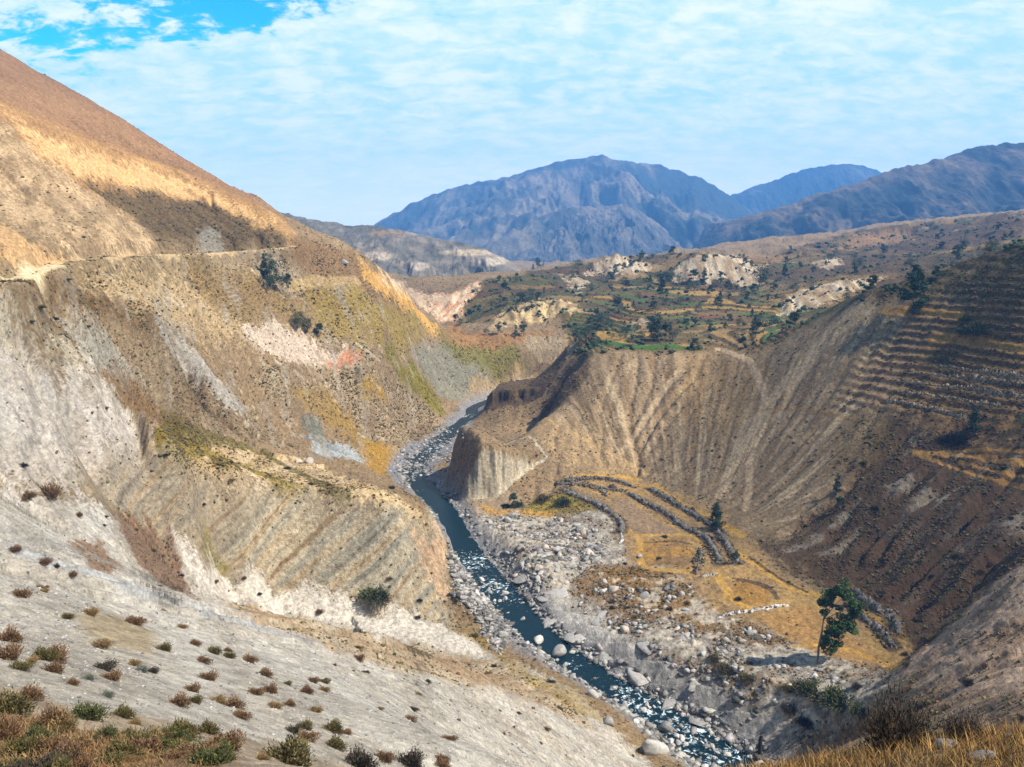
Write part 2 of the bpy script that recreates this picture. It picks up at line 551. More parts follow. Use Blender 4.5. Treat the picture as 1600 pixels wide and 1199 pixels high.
H = on_grid(Z, GXX, GYY) + 1.6 * fbm(GXX / 22, GYY / 22, 4, 51)
FLOW = np.zeros_like(H)
CUT = np.zeros_like(H)
for rep in range(3):
    hb = blur(H + CUT, 2)
    dx, dy = np.gradient(hb, gs)
    sl = np.hypot(dx, dy) + 1e-5
    n = 70000
    p = rng.random(n) * (gnx - 1)
    q = rng.random(n) * (gny - 1)
    vx = np.zeros(n)
    vy = np.zeros(n)
    cnt = np.zeros(gnx * gny)
    for stp in range(110):
        i, j = p.astype(np.int64), q.astype(np.int64)
        k = i * gny + j
        cnt += np.bincount(k, minlength=gnx * gny)
        vx = 0.55 * vx - dx[i, j] / sl[i, j]
        vy = 0.55 * vy - dy[i, j] / sl[i, j]
        l = np.hypot(vx, vy) + 1e-6
        p = np.clip(p + vx / l, 0, gnx - 1.01)
        q = np.clip(q + vy / l, 0, gny - 1.01)
    f = np.log1p(cnt.reshape(gnx, gny)) / math.log(60)
    f = blur(f, 1)
    steep = sstep(0.12, 0.45, sl)
    FLOW += f * steep
    c = (f - blur(f, 12)) * steep
    CUT -= 1.5 * c
FLOW /= 3
edge = np.minimum(np.minimum(GXX - gx0, gx1 - GXX), np.minimum(GYY - gy0, gy1 - GYY))
CUT = np.clip(CUT, -2.2, 1.2) * sstep(0, 60, edge)


def cart(G, x, y):
    return bil(G, np.clip((x - gx0) / gs, 0, gnx - 1.001), np.clip((y - gy0) / gs, 0, gny - 1.001))


inside = (X > gx0) & (X < gx1) & (Y > gy0) & (Y < gy1)
CUTG = np.zeros_like(Z)
FLW = np.zeros_like(Z)
CUTG[inside] = cart(CUT, X[inside], Y[inside])
FLW[inside] = cart(FLOW, X[inside], Y[inside])
Z += CUTG * dry * sstep(60, 200, RR).astype(np.float32) * np.where(X < -30, 1.9, 1.2) * (1 - 0.2 * m_amph) * (1 - 0.6 * pmask(STRATA, 8))
print("flow", time.time() - T0)

# farmed steps on the slopes
PH = np.full(Z.shape, -1, np.float32)
LEVEL = np.zeros(Z.shape, np.int64)


def blurz(a):
    k = 9
    c = np.cumsum(np.pad(a, ((k + 1, k), (0, 0)), mode='edge'), 0)
    a = (c[2 * k + 1:] - c[:-2 * k - 1]) / (2 * k + 1)
    c = np.cumsum(np.pad(a, ((0, 0), (k + 1, k)), mode='edge'), 1)
    return (c[:, 2 * k + 1:] - c[:, :-2 * k - 1]) / (2 * k + 1)


def terrace(txt, step, soft, k, seed, wav=0.8):
    global Z
    m = pmask(txt, soft)
    zz = blurz(Z) + wav * step * fbm(X / 60, Y / 60, 3, seed)
    q = zz / step
    fl = np.floor(q)
    fr = q - fl
    zt = step * (fl + sstep(0.55, 1.0, fr)) - wav * step * fbm(X / 60, Y / 60, 3, seed) + 0.35 * (Z - blurz(Z))
    Z = (Z + k * m * (zt - Z)).astype(np.float32)
    on = m > 0.35
    PH[on] = fr[on]
    LEVEL[on] = fl[on].astype(np.int64) + 1000
    return m


T_R = "1300 640|1345 555|1395 495|1440 460|1600 425|1700 425|1700 655|1600 650|1500 655|1400 640"
m_tr = terrace(T_R, 4.0, 10, 0.6, 61, 0.6)
T_R2 = "1425 705|1500 690|1600 695|1700 700|1700 800|1600 775|1500 735"
m_tr2 = terrace(T_R2, 5.0, 8, 0.45, 62)
m_tl = terrace("300 430|420 420|480 440|560 470|560 500|430 500|330 480", 2.6, 12, 0.7, 63)
m_pl = terrace("910 545|1050 544|1190 540|1260 508|1220 492|1180 445|1060 445|930 455|905 490|890 520", 2.6, 12, 0.8, 64, 0.3)
m_pl2 = terrace("1180 445|1225 470|1380 428|1440 440|1600 392|1600 365|1350 362|1200 400", 5, 20, 0.6, 65)

# the rock knob beside the river
knob = np.array([(-11, -1)]) + np.array([(-43, 463), (-30, 458), (-12, 456), (3, 459), (15, 472), (34, 496), (22, 524), (-12, 520), (-31, 503), (-40, 485)], float)
km = (X > -60) & (X < 50) & (Y > 440) & (Y < 540)
x, y = X[km], Y[km]
wx = x + 1.5 * fbm(x / 6, y / 6, 3, 71)
wy = y + 1.5 * fbm(x / 6, y / 6, 3, 72)
d, _ = seg_dist(wx, wy, list(knob) + [knob[0]])
d = np.where(poly_mask(wx, wy, knob, 0.01) > 0.5, d, -d)
fl = (ridged(x / 7, y / 30, 3, 73) - 0.6) * 2.2
top = -123.5 - 0.52 * np.maximum(0, x + 33) - 1.5 * np.maximum(0, -(x + 42)) - 0.35 * np.maximum(0, y - 482) + 1.5 * fbm(x / 10, y / 10, 3, 74)
kz = np.minimum(top, -169 + 6.5 * (d + fl))
Z[km] = np.where(d > -1, np.maximum(Z[km], kz), Z[km])
KNOB = np.zeros(Z.shape, np.float32)
KNOB[km] = (d > 0) * sstep(2.5, -1, kz - top + 4)

# the dark outcrop across the water
outc = np.array([(-26, 668), (-22, 652), (0, 646), (26, 644), (44, 652), (50, 680), (20, 700), (-14, 694)], float)
om = (X > -50) & (X < 80) & (Y > 630) & (Y < 720)
x, y = X[om], Y[om]
wx, wy = x + 3 * fbm(x / 9, y / 9, 3, 75), y + 3 * fbm(x / 9, y / 9, 3, 76)
d, _ = seg_dist(wx, wy, list(outc) + [outc[0]])
d = np.where(poly_mask(wx, wy, outc, 0.01) > 0.5, d, -d)
fl = (ridged(x / 11, y / 40, 3, 77) - 0.6) * 3.5
kz = np.minimum(-140 + 0.10 * (x - 10) + 1.5 * fbm(x / 12, y / 12, 3, 78), -168 + 4.5 * (d + fl))
Z[om] = np.where(d > -1, np.maximum(Z[om], kz), Z[om])
OUTC = np.zeros(Z.shape, np.float32)
OUTC[om] = d > 0

# the river bed and its banks
bank = ZW - 0.1 + np.clip(RD, -4, 60) * 0.42 + 0.9 * fbm(X / 6, Y / 6, 3, 81) * sstep(-1, 6, RD)
low = sstep(22, 2, RD) * (Y > 190)
Z = np.where(RD < 24, Z * (1 - low) + np.minimum(Z, bank) * low, Z).astype(np.float32)
Z = np.where((RD > 1.5) & (RD < 60) & (Y > 190), np.maximum(Z, ZW + 0.25 + 0.03 * RD), Z).astype(np.float32)

# bedded rock shelves along the right bank
m_shelf = pmask("820 930|870 930|960 985|1100 1060|1210 1140|1150 1150|1050 1090|960 1040|880 1010|835 970", 6)
sh = (X * 0.35 + Y * 0.85 + Z * 0.6 + 2 * fbm(X / 18, Y / 18, 3, 91)) / 9.0
fr = sh - np.floor(sh)
Z += (m_shelf * (np.minimum(fr * 1.25, 1 - (fr - .8) * 5 * (fr > .8)) - 0.5) * 4.0 * sstep(0, 5, RD)).astype(np.float32)

pre = ridged(X / 34 + .7 * fbm(X / 30, Y / 30, 3, 191), Y / 26 + Z / 30, 4, 192)
Z += (pmask("130 430|300 400|470 400|640 480|690 540|690 640|600 700|480 720|380 690|260 660|150 560|60 470", 12) * 2.4 * sstep(.74, .9, pre)).astype(np.float32)
# the road is cut into the left slope as a level shelf
ROADLINE = "-60 445|40 436|90 412|140 405|230 399|330 396|462 386"
rp_ = ground_poly(ROADLINE, 7.0)
rz_ = on_grid(Z, rp_[:, 0], rp_[:, 1])
rz_ = np.convolve(np.pad(rz_, 6, mode='edge'), np.ones(13) / 13, 'valid')
idx = np.nonzero((X > rp_[:, 0].min() - 20) & (X < rp_[:, 0].max() + 20) & (Y > rp_[:, 1].min() - 20) & (Y < rp_[:, 1].max() + 20))
d, par = seg_dist(X[idx], Y[idx], rp_)
wk = sstep(9, 4, d)
Z[idx] = Z[idx] * (1 - wk) + np.interp(par, np.arange(len(rz_)), rz_) * wk

STRATA = "118 752|150 745|290 742|450 768|600 798|690 830|694 930|700 975|560 940|420 900|330 880|255 858|205 810"
m_str = pmask(STRATA, 5)
bed = (0.62 * X + 0.30 * Y - 0.95 * Z) / 5.2 + 0.7 * fbm(X / 50, Y / 50, 2, 141)
Z += (m_str * 2.2 * fbm(bed, X / 120, 3, 142)).astype(np.float32)

# small roughness, scaled to be met at every distance
rough = sstep(1.0, 6, RD) * (1 - 0.75 * np.maximum(m_pl, 0)) * (1 - 0.5 * m_amph)
Z += (0.9 * fbm(X / 9, Y / 9, 4, 101) * rough * sstep(90, 260, RR)).astype(np.float32)
Z += (0.42 * fbm(X / 2.6, Y / 2.6, 3, 102) * rough * sstep(60, 150, RR) * sstep(900, 500, RR)).astype(np.float32)
Z += (0.16 * fbm(X / 1.1, Y / 1.1, 3, 103) * sstep(180, 90, RR) * sstep(6, 30, RR)).astype(np.float32)
Z += (0.03 * fbm(X / 0.35, Y / 0.35, 3, 104) * sstep(60, 20, RR)).astype(np.float32)
print("relief", time.time() - T0)

# ------------------------------------------------------------------ what covers the ground
jit = (np.clip(RR, 15, 900) * 0.008).astype(np.float32)
WX = X + jit * 1.5 * fbm(X / (6 + jit * 5), Y / (6 + jit * 5), 3, 111)
WY = Y + jit * 2.5 * fbm(X / (6 + jit * 5), Y / (6 + jit * 5), 3, 112)
nA = fbm(X / 70, Y / 70, 4, 121)
nB = fbm(X / 14, Y / 14, 4, 122)
nC = fbm(X / 3.2, Y / 3.2, 3, 123)
nD = rng.random(Z.shape).astype(np.float32) - 0.5
RAG = (0.55 * nB + 0.55 * nC + 0.5 * nD).astype(np.float32)
C = np.empty(Z.shape + (3,), np.float32)
C[:] = lin((152, 130, 102))
C *= (1 + 0.22 * nA)[..., None]
SCR = np.full(Z.shape, 0.35, np.float32)


def paint(txt, c, soft=8, k=1.0, scrub=None, mask=None, c2=None, nz=None):
    m = pmask(txt, soft) if txt else mask
    if mask is not None and txt:
        m = m * mask
    if mask is None:
        m = sstep(0.22, 0.78, m + RAG * np.clip(6 * m * (1 - m) + 0.30 * m, 0, 1))
    m = np.clip(m * k, 0, 1)
    idx = m > 0.003
    mm = m[idx][:, None]
    tgt = lin(c).astype(np.float32)[None]
    if c2 is not None:
        w = sstep(-0.35, 0.35, (nB if nz is None else nz)[idx])[:, None]
        tgt = tgt * (1 - w) + lin(c2).astype(np.float32)[None] * w
    C[idx] = C[idx] * (1 - mm) + tgt * mm
    if scrub is not None:
        SCR[idx] = SCR[idx] * (1 - mm[:, 0]) + scrub * mm[:, 0]


def stripe(txt, c, w, k=1.0, scrub=0.0, seed=130, wob=0.0):
    """A band along a line on the ground, w metres to each side."""
    p = ground_poly(txt, 7.0)
    lo, hi = p.min(0) - 4 * w - 8, p.max(0) + 4 * w + 8
    idx = np.nonzero((X > lo[0]) & (X < hi[0]) & (Y > lo[1]) & (Y < hi[1]))
    x, y = X[idx], Y[idx]
    d, _ = seg_dist(x, y, p)
    d = d + wob * w * fbm(x / (3 * w), y / (3 * w), 3, seed)
    m = (k * sstep(w * 1.35, w * 0.65, d)).astype(np.float32)
    C[idx] = C[idx] * (1 - m[:, None]) + lin(c).astype(np.float32)[None] * m[:, None]
    SCR[idx] = SCR[idx] * (1 - m) + scrub * m
    return p


nSt = fbm((0.88 * X + 0.47 * Y) / 11 + 0.6 * fbm(X / 30, Y / 30, 3, 9), (0.47 * X - 0.88 * Y) / 45, 4, 131)      # streaks down the left slopes
nSl = fbm(sq / 10, sp_ / 60, 4, 138)
nRad = fbm(th * 22 + 0.5 * fbm(X / 25, Y / 25, 3, 7), rf / 130, 4, 132)                                          # streaks down the bowl

# left mountain
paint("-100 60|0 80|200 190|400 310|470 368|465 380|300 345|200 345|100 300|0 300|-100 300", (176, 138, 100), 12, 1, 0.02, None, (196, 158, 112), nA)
paint("-100 20|0 78|100 128|200 188|300 253|400 308|440 338|330 285|230 250|100 195|0 160|-100 120", (146, 114, 90), 25, 0.75, 0.05)  # darker crest: cloud shade painted into the ground colour
paint("20 190|120 230|240 268|330 300|420 345|455 368|330 325|220 300|100 262|50 235", (224, 184, 136), 14, 0.9, 0.0)  # sunlit band, its light painted in as a paler tan
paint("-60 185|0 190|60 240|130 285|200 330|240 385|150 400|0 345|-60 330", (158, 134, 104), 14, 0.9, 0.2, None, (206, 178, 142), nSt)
paint("130 285|230 300|340 322|440 362|460 385|340 385|260 380|200 340", (110, 92, 66), 14, 0.95, 0.8)  # scrub band; cloud shade is also painted into its dark tone
paint("0 350|40 375|110 400|60 425|0 420|-60 400|-60 340", (214, 176, 132), 6, 0.8, 0.05)
paint("310 360|340 355|350 395|400 390|395 425|320 425", (150, 144, 130), 6, 0.7, 0.2)
# below the road
paint("-40 440|60 428|200 402|460 388|480 440|560 445|640 470|690 522|600 540|560 505|380 505|240 490|120 450", (172, 150, 116), 10, 0.9, 0.55, None, (146, 124, 94))
paint("300 425|420 420|480 440|560 470|560 500|430 500|330 480", (150, 126, 88), 10, 0.7, 0.5)
paint("480 440|560 445|640 480|690 524|640 550|560 545|500 500", (160, 138, 84), 10, 0.8, 0.5)
paint("460 372|520 385|560 402|600 440|640 500|560 445|490 430|455 400", (142, 114, 84), 8, 0.9, 0.6)
paint("560 402|600 432|645 474|690 522|672 524|630 485|590 450|570 430", (216, 172, 112), 7, 0.9, 0.1)  # sunlit edge of the spur crest, painted in as yellow
paint("120 450|200 425|300 455|380 500|400 540|300 530|200 480", (200, 174, 136), 10, 0.65, 0.35)
paint("-60 445|0 445|80 452|200 485|262 520|280 545|200 525|120 500|0 470|-60 460", (112, 84, 50), 6, 0.9, 0.9)
paint("250 520|300 560|350 610|400 650|470 700|360 690|290 690|230 640|130 560|60 500|200 520", (164, 144, 116), 8, 0.9, 0.75, None, (138, 116, 90))
paint("248 515|272 525|330 590|388 640|350 640|300 600|262 555", (176, 168, 154), 5, 0.95, 0.12)
paint("100 510|170 530|200 580|230 610|180 590|130 560", (172, 166, 150), 6, 0.8, 0.2)
paint("130 565|200 600|290 690|330 705|270 705|215 650", (128, 96, 62), 5, 0.7, 0.6)
paint("380 505|420 505|480 530|560 560|550 575|500 575|450 570|410 545", (214, 194, 172), 5, 0.9, 0.25)
paint("515 562|560 552|570 566|545 575|520 573", (196, 134, 100), 3, 0.8, 0.1)
paint("400 580|600 575|640 620|690 645|690 690|620 700|560 690|500 640|420 630", (156, 134, 106), 8, 0.9, 0.8, None, (178, 158, 128))
paint("455 610|520 615|560 660|610 690|600 715|560 700|520 670|480 640", (162, 132, 74), 5, 0.85, 0.5, None, (150, 124, 84))
paint("560 605|600 608|605 628|575 635", (172, 140, 76), 4, 0.85, 0.4)
paint("600 560|640 560|690 630|700 645|670 640|620 590", (132, 122, 58), 5, 0.9, 0.6)
paint("640 556|700 545|760 560|770 610|720 630|690 625", (140, 136, 118), 6, 0.9, 0.3)
paint("690 530|800 535|830 575|800 590|760 580|700 560", (130, 122, 66), 8, 0.8, 0.7)
paint("740 590|840 580|870 560|850 600|770 612|730 635", (178, 152, 116), 6, 0.8, 0.2)
paint("700 505|760 520|860 520|900 545|830 540|700 540", (158, 122, 86), 8, 0.9, 0.3)
paint("830 525|870 525|905 545|880 565|835 560|825 540", (168, 150, 122), 5, 0.9, 0.3)
paint("470 680|520 695|580 715|570 724|500 712", (168, 170, 166), 4, 0.95, 0.02)
paint("470 650|500 655|512 690|490 690|470 668", (118, 122, 110), 3, 0.8, 0.1)
paint("560 690|620 690|615 740|595 745|570 725", (172, 134, 72), 5, 0.8, 0.4)
LEFTMID = "130 430|300 400|470 400|640 480|690 540|690 640|600 700|480 720|380 690|260 660|150 560|60 470"
m_lm = pmask(LEFTMID, 12)
cr2 = ridged(X / 34 + .7 * fbm(X / 30, Y / 30, 3, 191), Y / 26 + Z / 30, 4, 192)
OUTC2 = (m_lm * sstep(.80, .92, cr2) * sstep(-.25, .1, nA)).astype(np.float32)
paint(None, (214, 198, 172), 0, 0.8, 0.1, OUTC2)
paint(None, (168, 158, 142), 0, 0.6, 0.15, m_lm * sstep(.12, .35, nSt + .3 * nC))
# white rock and the bench below it
paint(WHITE, (184, 172, 154), 8, 0.95, 0.12, None, (216, 206, 192), nSt)  # streaks here and in the next patch paint in shade between the flutes
paint("-60 560|60 560|150 640|200 700|120 730|-60 740", (212, 204, 192), 12, 0.8, 0.08, None, (178, 164, 146), nSt)
paint("0 470|60 500|120 560|100 570|30 530|-20 510", (184, 170, 142), 8, 0.7, 0.35)
paint("255 690|400 700|480 720|600 768|690 826|600 800|450 770|290 742|230 720", (224, 200, 164), 6, 0.95, 0.55, None, (186, 160, 122))
paint("560 765|600 770|690 826|680 835|600 800", (226, 198, 156), 5, 0.8, 0.25)
stripe("258 690|330 712|420 745|480 775", (142, 122, 44), 4, 0.8, 0.8, 133, 0.8)
stripe("270 675|380 698|460 735|540 775", (112, 104, 44), 3, 0.7, 1.0, 134, 0.8)
# the bedded cliff
m_str = pmask(STRATA, 5)
bn = 1.25 * fbm(bed, X / 240, 4, 142) + 0.2 * nC
paint(None, (196, 184, 160), 0, 1, 0.12, m_str)
bn2 = fbm(bed * 3.1, X / 90, 3, 145)
paint(None, (140, 124, 100), 0, 0.6, None, m_str * sstep(0.1, 0.3, bn2))
paint(None, (150, 148, 134), 0, 0.65, None, m_str * sstep(0.0, 0.3, bn))
paint(None, (200, 174, 136), 0, 0.6, None, m_str * sstep(-0.1, -0.4, bn))
paint(None, (120, 98, 76), 0, 0.6, None, m_str * sstep(0.38, 0.5, np.abs(bn)))
paint("120 755|230 745|330 770|360 860|260 858|205 810", (124, 106, 90), 8, 0.35, None)
paint("640 835|690 830|696 900|694 940|670 900|650 860", (224, 190, 156), 4, 0.8, 0.05)
paint("310 855|345 850|360 880|330 885", (138, 126, 50), 3, 0.8, 0.4)
# near scree
paint("-80 765|110 772|205 820|255 862|420 905|560 945|700 978|760 1010|900 1080|1010 1185|1040 1240|500 1240|0 1240|-200 1240|-200 850", (204, 196, 182), 4, 1, 0.07, None, (186, 176, 160), nSt)
paint("250 862|420 904|560 944|700 978|756 1012|750 1026|640 1000|480 965|330 928", (224, 214, 198), 3, 0.95, 0.02)
paint("330 935|480 970|640 1005|760 1030|880 1090|930 1140|800 1085|640 1050|480 1005", (164, 132, 94), 5, 0.75, 0.6, None, (184, 164, 134))
paint("700 975|760 1000|830 1050|900 1080|960 1140|900 1110|800 1050|740 1000", (158, 130, 64), 4, 0.6, 0.5)
paint("185 800|225 815|265 870|300 935|250 912|210 870", (130, 102, 80), 3, 0.9, 0.5)
paint("110 848|150 845|185 880|175 895|130 880", (138, 108, 84), 2, 0.85, 0.5)
paint("110 960|180 960|250 990|230 1020|150 1000", (168, 148, 116), 2, 0.7, 0.2)
paint("-150 1060|0 1075|150 1110|300 1130|420 1160|540 1200|540 1260|-150 1260", (160, 134, 104), 3, 0.6, 0.5)
paint("-150 1120|0 1130|200 1150|330 1185|350 1260|-150 1260", (146, 110, 74), 3, 0.75, 0.6)
# the bowl on the right
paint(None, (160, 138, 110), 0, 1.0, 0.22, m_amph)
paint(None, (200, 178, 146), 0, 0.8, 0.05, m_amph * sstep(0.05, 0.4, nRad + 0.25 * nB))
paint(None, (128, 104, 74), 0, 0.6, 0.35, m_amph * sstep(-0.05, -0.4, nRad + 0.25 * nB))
paint("1060 550|1190 562|1260 600|1180 640|1120 700|1060 650", (150, 122, 84), 14, 0.45, 0.3)
paint("850 655|905 560|935 548|900 600|870 650|960 715|1000 745|900 735|850 690|800 672", (178, 152, 118), 7, 0.7, 0.15)
paint("1380 640|1330 600|1420 480|1440 520", (156, 126, 100), 8, 0.5, 0.3)
paint("838 650|900 556|925 548|912 590|880 632|858 650", (98, 80, 60), 5, 0.85, 0.7)
# dark scrubby slope
paint(SLOPE, (98, 76, 58), 10, 0.95, 0.95, None, (78, 60, 46))
paint(None, (158, 146, 128), 0, 0.8, 0.3, m_slope * sstep(0.10, 0.40, nSl + 0.55 * nB))
paint("1330 640|1420 640|1420 710|1340 760|1290 720", (118, 98, 68), 10, 0.6, 0.6)
paint("1440 520|1600 430|1700 430|1700 700|1500 700|1400 640", (146, 116, 80), 10, 0.9, 0.7, None, (112, 88, 62))
paint("1430 450|1500 430|1600 396|1700 380|1700 470|1500 470", (100, 88, 58), 8, 0.8, 0.9)
paint("1400 800|1500 800|1600 850|1500 950|1420 1000|1380 900", (84, 64, 52), 10, 0.6, 1.0)
# near spur at the right edge
paint("1440 1020|1500 975|1600 890|1700 900|1700 1120|1450 1130|1400 1060", (198, 174, 152), 6, 0.95, 0.4, None, (158, 134, 112))
paint("1230 1060|1400 1040|1470 1100|1450 1150|1200 1160|1150 1130", (184, 166, 140), 6, 0.85, 0.8, None, (134, 110, 84))
# right bank
paint("740 800|950 800|960 850|1060 900|1140 960|1230 1000|1400 1060|1300 1140|1200 1150|1050 1090|880 1000|800 920|740 850", (158, 148, 134), 5, 0.95, 0.5, None, (190, 182, 170), nC)
for t in ("930 880|1000 890|1050 940|1010 980|960 960|900 930", "1060 940|1150 965|1230 1010|1180 1020|1100 990", "1150 1040|1250 1075|1330 1090|1290 1110|1200 1080", "1000 1010|1080 1040|1100 1060|1040 1050"):
    paint(t, (150, 118, 78), 5, 0.75, 0.8, None, (126, 96, 66), nC)
paint("960 880|1060 900|1140 950|1100 990|1000 950|940 900", (156, 120, 72), 6, 0.7, 0.5)
m_rbank = pmask("740 800|950 800|960 850|1060 900|1140 960|1230 1000|1400 1060|1300 1140|1200 1150|1050 1090|880 1000|800 920|740 850", 4)
cr1 = ridged(X / 7 + .6 * fbm(X / 9, Y / 9, 2, 161), Y / 4.5, 3, 162)
paint(None, (212, 200, 180), 0, 0.85, 0.1, m_rbank * sstep(0.05, 0.3, -nB + .5 * nC))
paint(None, (150, 118, 80), 0, 0.8, 0.8, m_rbank * sstep(0.12, 0.3, nB + .6 * nC + .25 * nA))
paint(None, (92, 82, 72), 0, 0.75, 0.4, m_rbank * sstep(0.86, 0.97, cr1 + .15 * nC))
paint(None, (206, 200, 190), 0, 0.85, 0.05, m_shelf)
paint(None, (104, 92, 84), 0, 0.85, None, m_shelf * sstep(0.76, 0.86, fr + .12 * nC))
paint("690 770|800 770|830 800|740 815|690 800", (166, 146, 122), 4, 0.9, 0.3)
paint(None, (84, 70, 54), 0, 0.9, 0.5, OUTC, (112, 92, 68), nB)
paint(None, (222, 210, 186), 0, 0.95, 0.06, KNOB, (188, 174, 148), fbm(X / 2.5, Y / 40, 3, 146))
# fields on the valley floor
FIELD = "870 750|960 742|1010 750|1100 790|1170 840|1200 880|1280 930|1330 920|1410 1000|1405 1040|1330 1020|1230 1000|1140 955|1060 890|985 880|970 830|940 780"
paint(FIELD, (186, 154, 108), 4, 0.95, 0.15, None, (158, 132, 100))
paint("945 780|985 785|1060 830|1065 835|985 832|970 815", (150, 128, 104), 2, 1, 0.1)
paint("1010 845|1070 842|1085 870|1070 888|1010 885|1000 865", (144, 118, 88), 2, 0.9, 0.15, None, (176, 136, 84))
paint("1150 900|1200 915|1210 940|1160 945|1145 925", (166, 126, 74), 2, 0.7, 0.1)
paint("1180 960|1260 950|1330 1000|1400 1040|1330 1030|1230 1005", (172, 136, 94), 3, 0.8, 0.1)
for t, w in (("990 838|1040 836|1085 838|1100 858", 1.6), ("1000 842|1002 880|1030 890|1075 893", 1.6), ("1130 855|1180 880|1230 915|1290 932|1330 925", 2.2), ("1120 900|1150 940|1170 950", 1.8),
             ("1020 758|1070 790|1120 815|1160 838", 2.2), ("1335 925|1370 950|1400 975|1412 1000", 2.0), ("1330 940|1365 962|1395 990", 2.0), ("900 744|950 743|1000 750", 1.8), ("1240 1010|1300 1010|1350 1025|1400 1045", 1.2)):
    stripe(t, (202, 162, 100), w, 0.8, 0.0, 139, 0.5)
for t, w in (("1010 848|1050 846|1080 850", 1.0), ("1155 905|1200 918|1215 935", 1.2), ("1170 870|1220 905|1260 925", .9), ("880 765|905 778|935 790|960 806|972 822|968 832", 3.4), ("984 772|1040 802|1070 825|1100 840|1125 880", 3.2), ("1015 764|1080 803|1110 820|1152 878", 3.0),
             ("1328 922|1375 955|1405 990", 3.0), ("1325 946|1372 985|1398 1013", 2.6), ("876 752|940 748|990 762", 1.8)):
    stripe(t, (92, 74, 60), w, 0.8, 0.8, 140, 0.5)  # scrubby strips; shade of the field wall faces painted in dark
paint("830 770|900 770|930 800|860 805|810 800", (138, 124, 58), 3, 0.7, 0.6)
paint("750 790|800 795|870 795|860 806|760 803", (194, 154, 96), 2, 0.8, 0.2)
# plateau
PLAT = "905 548|1060 548|1190 545|1262 508|1340 468|1440 448|1600 394|1600 330|1350 358|1200 402|1090 396|1055 396|880 416|740 442|720 505|880 500"
paint(PLAT, (104, 84, 60), 10, 0.95, 0.7, None, (76, 66, 46))
paint(None, (146, 116, 80), 0, 0.5, 0.2, pmask(PLAT, 10) * sstep(.15, .45, nA + .4 * nB))
hsh = (hash2(LEVEL, np.floor((X + 0.4 * Y) / 55 + 5 * (LEVEL % 7)).astype(np.int64), 3) & np.uint32(255)).astype(np.float32) / 255
m_plat = pmask(PLAT, 10)
qx, qy = X + .3 * Y + 30 * fbm(X / 90, Y / 90, 3, 181), Y - .25 * X + 40 * fbm(X / 90, Y / 90, 3, 182)
cell = (hash2(np.floor(qx / 75).astype(np.int64), np.floor(qy / 34).astype(np.int64), 5) & np.uint32(255)).astype(np.float32) / 255
for lo_, hi_, c in [(0, .16, (150, 122, 82)), (.16, .3, (84, 88, 54)), (.3, .46, (96, 74, 54)), (.46, .56, (172, 146, 104)), (.56, .68, (116, 106, 66)), (.68, .76, (70, 78, 46))]:
    paint(None, c, 0, 0.62, 0.4, m_plat * ((cell >= lo_) & (cell < hi_)))
hed = np.minimum(np.abs(qy / 34 - np.round(qy / 34)) * 34, np.abs(qx / 75 - np.round(qx / 75)) * 75)
HEDGE = (m_plat * sstep(3.2, 1.2, hed) * sstep(-.15, .2, nB)).astype(np.float32)
paint(None, (66, 62, 42), 0, 0.6, 1.0, HEDGE)
paint(None, (206, 186, 154), 0, 0.75, 0.1, m_plat * sstep(0.78, 0.92, ridged(X / 110, Y / 80, 3, 183)) * sstep(.0, .3, nA))
for lo_, hi_, c in [(0, .3, (150, 124, 84)), (.3, .5, (96, 96, 62)), (.62, .8, (132, 108, 80))]:
    paint(None, c, 0, 0.55, 0.3, m_pl2 * ((hsh >= lo_) & (hsh < hi_)) * (PH < 0.5))
for lo_, hi_, c in [(0, .26, (72, 100, 54)), (.26, .40, (176, 144, 92)), (.42, .6, (122, 92, 66)), (.6, .74, (100, 108, 66)), (.74, .86, (168, 138, 98))]:
    paint(None, c, 0, 0.8, 0.1, m_pl * ((hsh >= lo_) & (hsh < hi_)) * (PH < 0.6))
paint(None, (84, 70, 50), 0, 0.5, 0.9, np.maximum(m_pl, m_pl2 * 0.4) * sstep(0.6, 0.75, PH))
paint("925 543|1060 545|1100 542|1060 538|935 537", (66, 106, 52), 4, 0.9, 0.0)
for f in ("1055 442|1185 432|1200 415|1150 398 1125|1090 395 1125|1060 415", "1215 493|1300 474|1390 430|1320 438 845|1235 460", "915 430|1012 425|1015 408 1320|960 399 1330|925 412"):
    paint(f, (216, 198, 170), 10, 0.95, 0.1, None, (170, 146, 116), fbm(X / 9, Y / 60, 3, 151))
paint("755 518|840 506|908 483|905 472|840 466|790 480", (232, 206, 160), 9, 0.9, 0.15, None, (160, 134, 104), nB)
paint("690 505|660 458|705 460|750 440|745 455|715 490", (240, 216, 184), 9, 0.95, 0.05, None, (210, 164, 132))
paint("610 430|660 460|690 500|650 475|600 440", (228, 200, 168), 10, 0.85, 0.1)
for f, c in (("1180 440|1300 405|1420 398|1500 400|1440 430|1300 430", (92, 76, 58)), ("1340 358|1500 362|1600 335|1600 372|1450 395|1350 392", (96, 78, 60)), ("1350 362|1420 360|1430 376|1350 385|1300 390", (170, 136, 98)), ("1440 405|1560 385|1600 395|1500 430", (84, 74, 54)), ("1060 400|1200 403|1280 402|1200 412", (150, 118, 84))):
    paint(f, c, 20, 0.85, 0.7)
for f in ("884 432|900 426|914 440|906 460|892 456", "1268 412|1298 401|1316 411|1292 421", "1140 434|1172 428|1192 443|1160 449", "985 507|1010 500|1030 511", "1095 398|1150 400|1190 417|1185 430|1060 440|1070 405 1115", "925 415|1010 409 1315|1012 428|918 430"):
    paint(f, (220, 202, 174), 9, 0.85, 0.1, None, (170, 146, 116), fbm(X / 9, Y / 60, 3, 152))
